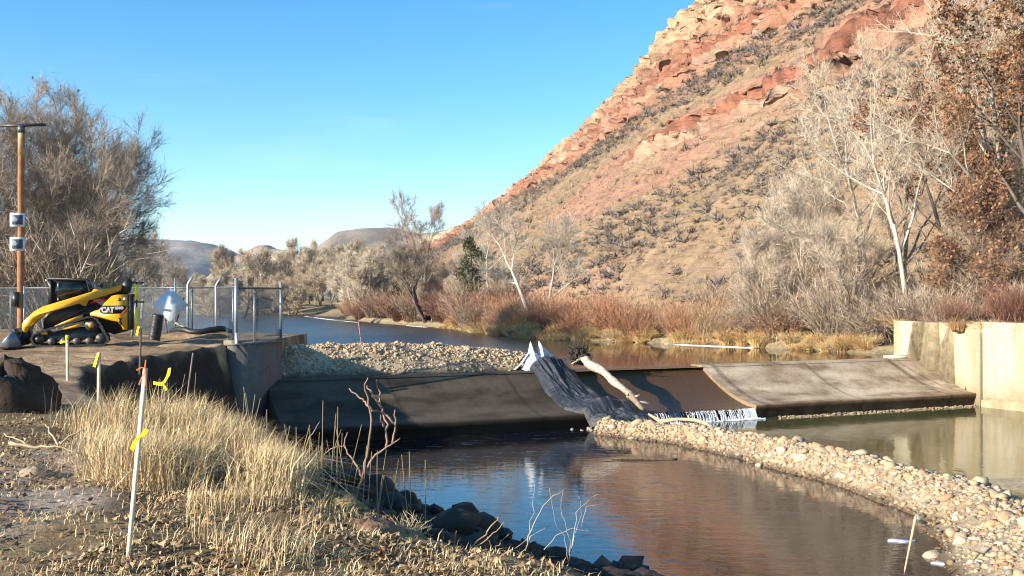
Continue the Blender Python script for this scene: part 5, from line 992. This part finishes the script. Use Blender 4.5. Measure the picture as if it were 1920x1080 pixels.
C0 = np.c_[x, y, gz(x, y) + .012 + .02 * g9.random(n)]; a = nrm(g9.normal(size=(n, 3)) * np.array([1, 1, .45])); b_ = nrm(np.cross(a, g9.normal(size=(n, 3)) * .5 + np.array([0, 0, 1]))); s_ = g9.uniform(.012, .034, n)[:, None]; up_ = np.cross(a, b_) * s_ * .35
V = np.stack([C0 - a * s_, C0 + b_ * s_ * .62 + up_, C0 + a * s_, C0 - b_ * s_ * .62 + up_], 1).reshape(-1, 3); k = np.arange(n)[:, None] * 4; lc = np.array([(.34, .21, .10), (.43, .30, .155), (.23, .13, .06), (.50, .37, .21), (.17, .095, .05)])[g9.integers(5, size=n)] * g9.uniform(.7, 1.1, (n, 1))
o = mesh_np('leaf_litter', V, np.concatenate([np.concatenate([k, k + 1, k + 2], 1), np.concatenate([k, k + 2, k + 3], 1)]), np.repeat(lc, 4, 0), M['leaf']); tag(o, 'brown fallen leaves littering the foreground bank', 'leaves', kind='stuff')
# sapling at the water edge, traced limb by limb
def twig_thing(name, D, lines, label, cat, c, seed, r0=.012, jit=.25):
    rr_ = random.Random(seed); b = pix(*lines[0][0], D); root = empty(name, tuple(b)); 
    for k, ln in enumerate(lines):
        dz = 0 if k == 0 else rr_.uniform(-jit, jit); pts = []
        for m_, (a_, b2) in enumerate(ln): pts.append(pix(a_, b2, D + dz * m_ / max(1, len(ln) - 1)) - b)
        pts = np.array(pts); tt = np.linspace(0, len(pts) - 1, len(pts) * 3); P = np.stack([np.interp(tt, np.arange(len(pts)), pts[:, q_]) for q_ in range(3)], 1); P[1:-1] += np.random.default_rng(seed + k).normal(size=(len(P) - 2, 3)) * .006
        mb = MB(); mb.path(P, np.linspace(r0 * (1 if k == 0 else .7), r0 * .28, len(P)), 6, c); mb.build('stem' if k == 0 else 'branch', M['bark'], root, smooth=True)
    return tag(root, label, cat)
twig_thing('bare_sapling', 10.6, [[(652, 975), (668, 925), (680, 895), (706, 850), (730, 835), (750, 822)], [(680, 895), (690, 850), (697, 790), (692, 755), (683, 725), (690, 708)], [(724, 838), (726, 800), (716, 765), (700, 740), (688, 722)], [(697, 768), (686, 755), (675, 745), (655, 728)], [(713, 760), (712, 735), (706, 712)], [(716, 770), (735, 790), (742, 798)], [(736, 830), (742, 800), (741, 768)], [(697, 768), (712, 772)], [(680, 895), (668, 870), (652, 850), (645, 832), (652, 810)], [(722, 800), (716, 790), (714, 778)], [(716, 765), (700, 742), (694, 732)]], 'bare forked sapling standing at the near bank in front of the pool', 'sapling', (.30, .19, .13), 1, .021)
twig_thing('dry_twigs', 9.3, [[(985, 1032), (1000, 985), (1020, 945), (1060, 915)], [(990, 1020), (998, 960), (1002, 905)], [(1066, 1052), (1075, 1010), (1080, 960), (1110, 930), (1128, 925)], [(1066, 1052), (1058, 1005), (1040, 975), (1030, 915)], [(1066, 1052), (1070, 1015), (1052, 960), (1056, 920)], [(1090, 985), (1100, 950), (1140, 940)], [(1020, 1030), (1048, 1000), (1075, 990), (1112, 998)], [(940, 1045), (990, 1010), (1030, 985)], [(1066, 1052), (1075, 1010), (1092, 960), (1085, 930)]], 'pale wiry twigs arching over the water at the bottom centre', 'twigs', (.44, .36, .27), 2, .007)
twig_thing('dry_twigs', 8.6, [[(868, 1042), (905, 1005), (930, 975), (938, 970)], [(880, 1035), (925, 1000), (945, 978)], [(905, 1040), (935, 1020), (955, 1000)], [(850, 1045), (852, 1010), (856, 995)], [(925, 1050), (920, 1020), (915, 1005)]], 'short brown broken stalks beside the riprap at the bottom centre', 'twigs', (.40, .27, .16), 3, .010)
twig_thing('dry_twigs', 11.2, [[(560, 880), (580, 820), (600, 790)], [(640, 900), (625, 850), (640, 805)], [(590, 870), (620, 840), (648, 835)], [(620, 930), (600, 880), (585, 850)], [(655, 920), (640, 880), (625, 860)], [(560, 900), (590, 850), (640, 900)]], 'tangled grey twigs at the right edge of the tall grass', 'twigs', (.38, .30, .20), 4, .009)
twig_thing('dead_branch', 8.9, [[(20, 830), (60, 838), (110, 835), (150, 850)], [(110, 835), (95, 812), (85, 795)], [(60, 838), (40, 826), (8, 812)], [(115, 832), (135, 815), (160, 806)]], 'pale fallen branch lying on the litter at the left', 'branch', (.50, .38, .24), 5, .016)
def lump(name, base, R, seed, label, cat, c, mat, n=28, sq=.7, rough_=.5):
    th = np.linspace(0, 2 * math.pi, n + 1)[:-1]; ph_ = np.linspace(0, math.pi * .5, 12); TH, PH = np.meshgrid(th, ph_); rr_ = R * (1 + rough_ * fbm(np.cos(TH) * 1.7 + PH + seed, np.sin(TH) * 1.7 + PH * 2, seed, 5))
    P = np.stack([rr_ * np.cos(PH) * np.cos(TH), rr_ * np.cos(PH) * np.sin(TH), rr_ * np.sin(PH) * sq - .05], -1).reshape(-1, 3); i = np.arange(n); F = np.concatenate([np.stack([i, (i + 1) % n, n + (i + 1) % n, n + i], 1) + k * n for k in range(11)])
    o = mesh_np(name, P, F, c, mat); o.location = tuple(base); return tag(o, label, cat)
p = on_ground(8, 775, 14.6); lump('soil_heap', p, .78, 971, 'dark heap of wet soil at the left edge below the yard', 'soil heap', (.055, .038, .026), M['ground'], 64, .85, 1.1)
p = on_ground(62, 824, 9.3); lump('stump_piece', p, .14, 973, 'small pale stump piece among the fallen branches at left', 'stump', (.36, .27, .18), M['wood'], 18, .8, .4)
for k, (px, py, D, R, c, lab) in enumerate(((868, 1050, 8.2, .20, (.20, .155, .06), 'olive mossy sod clod on the edge of the near bank'), (690, 1035, 7.7, .24, (.23, .14, .085), 'flat brown clod of earth on the near bank below the sapling'), (640, 985, 8.8, .22, (.27, .20, .09), 'grassy sod clod below the forked sapling'), (1085, 1075, 7.6, .16, (.36, .26, .15), 'pale straw-covered clod at the bottom centre edge'))):
    p = on_ground(px, py, D); lump('sod_clod', p, R, 981 + k, lab, 'clod', c, M['ground'], 26, .6, .9)
tuft_p = on_ground(765, 1010, 8.3); tf = bush('straw_tuft', 991, 60, .28, .17, (.60, .48, .28), (.60, .48, .28), .6, .006, 3, .06, .08); tf.location = tuple(tuft_p); tag(tf, 'pale straw tuft sprouting on the dark bank below the sapling', 'grass tuft')
st = MB(); n = 90; y = g9.uniform(9.5, 14.5, n); q_ = g9.uniform(-.8, 1.3, n); x, y2 = bank_xy(q_, y); z = gz(x, y2); V, F = tubes(np.c_[x, y2, z - .05], np.c_[x + g9.normal(0, .08, n), y2 + g9.normal(0, .05, n), z + g9.uniform(.3, .85, n)], np.full(n, .006), np.full(n, .003), 4); st.add(V, F, (.34, .25, .13)); o = st.build('weed_stalks', M['twig']); tag(o, 'thin brown weed stalks standing along the near bank edge', 'stalks', kind='stuff')

# ------------------------------------------------------------------ odds and ends on the water
fs = empty('floating_stick', tuple(pix(1200, 862, 27.8)[:2]) + (ZP,)); tag(fs, 'dark stick frozen into the pool beside the cobble berm', 'stick'); f0_ = np.array(fs.location)
mb = MB(); pp = np.array([pix(a_, 861 + b_, 27.9) for a_, b_ in ((1148, 0), (1165, -1), (1190, 2), (1215, -3), (1240, -2), (1258, 1), (1270, 3))]); pp[:, 2] = ZP + .02 + .015 * np.sin(np.arange(7)); mb.path(pp - f0_, [.02, .04, .05, .05, .045, .035, .015], 7, (.16, .11, .07)); mb.build('stem', M['drift'], fs, smooth=True)
def ice_plate(px, py, L_, Wd, seed, label):
    D_ = 4.65 * 1867 / (py - 550); c_ = pix(px, py, D_)[:2]; r_ = np.random.default_rng(seed); n_ = 18; th_ = np.linspace(0, 6.283, n_ + 1)[:-1]; rr_ = r_.uniform(.55, 1.1, n_)
    p_ = np.c_[np.cos(th_) * rr_ * L_, np.sin(th_) * rr_ * Wd]; V = np.concatenate([np.c_[p_, np.zeros(n_)], np.c_[p_ * .94, np.full(n_, .02)]]); i = np.arange(n_)
    mb = MB(); mb.add(V, [np.stack([i, (i + 1) % n_, n_ + (i + 1) % n_, n_ + i], 1), np.arange(n_, 2 * n_)[None]]); o = mb.build('ice_plate', M['ice']); o.location = (c_[0], c_[1], ZP + .003); return tag(o, label, 'ice')
ice_plate(1690, 1014, .32, .16, 1, 'pale plate of ice at the pool edge near the thin pinkish stake'); ice_plate(1765, 1056, .22, .16, 2, 'small ice plate against the berm at the bottom right')
xs_ = np.linspace(-1, 1, 40); ys_ = np.linspace(-1, 1, 24); XS, YS = np.meshgrid(xs_, ys_); rr_ = np.hypot(XS, YS) + .25 * fbm(XS * 2, YS * 2, 1201, 3)
sb = mesh_np('sandbar', np.stack([XS * 1.9, YS * .9, .10 * (1 - rr_ ** 2) - .03 + .02 * fbm(XS * 9, YS * 9, 1203, 3)], -1), grid(40, 24), (.40, .32, .20), M['gravel'], smooth=True); sb.location = (12.9, 24.3, ZP); tag(sb, kind='structure')

# small groups whose members one can still point out: say which, counted from the left
ORD = ['leftmost', 'second', 'third', 'fourth', 'fifth', 'sixth', 'seventh', 'eighth', 'ninth', 'tenth', 'eleventh', 'twelfth', 'thirteenth', 'fourteenth', 'fifteenth', 'sixteenth']
by_label = {}
for o in scn.objects:
    if o.parent is None and o.get('label') and o.get('group'): by_label.setdefault(o['label'], []).append(o)
for lab_, os_ in by_label.items():
    if 1 < len(os_) <= 16:
        for k, o in enumerate(sorted(os_, key=lambda q_: q_.location.x / max(q_.location.y, .1))): o['label'] = lab_ + (', leftmost' if k == 0 else ', ' + ORD[k] + ' from left')

# ------------------------------------------------------------------ the thin winter air of the valley
hz = MB(); hz.box((0, 1400, 72), (4600, 3300, 154)); hz_o = hz.build('haze', None); tag(hz_o, kind='stuff', label='thin pale blue winter air over the whole valley', cat='haze')
hm = bpy.data.materials.new('haze_air'); hm.use_nodes = True; hn = hm.node_tree; hn.nodes.clear(); ho = hn.nodes.new('ShaderNodeOutputMaterial'); pv = hn.nodes.new('ShaderNodeVolumePrincipled')
pv.inputs['Density'].default_value = .00011; pv.inputs['Color'].default_value = (.72, .83, 1, 1); pv.inputs['Anisotropy'].default_value = .2; hn.links.new(pv.outputs[0], ho.inputs['Volume']); hz_o.data.materials.clear(); hz_o.data.materials.append(hm)
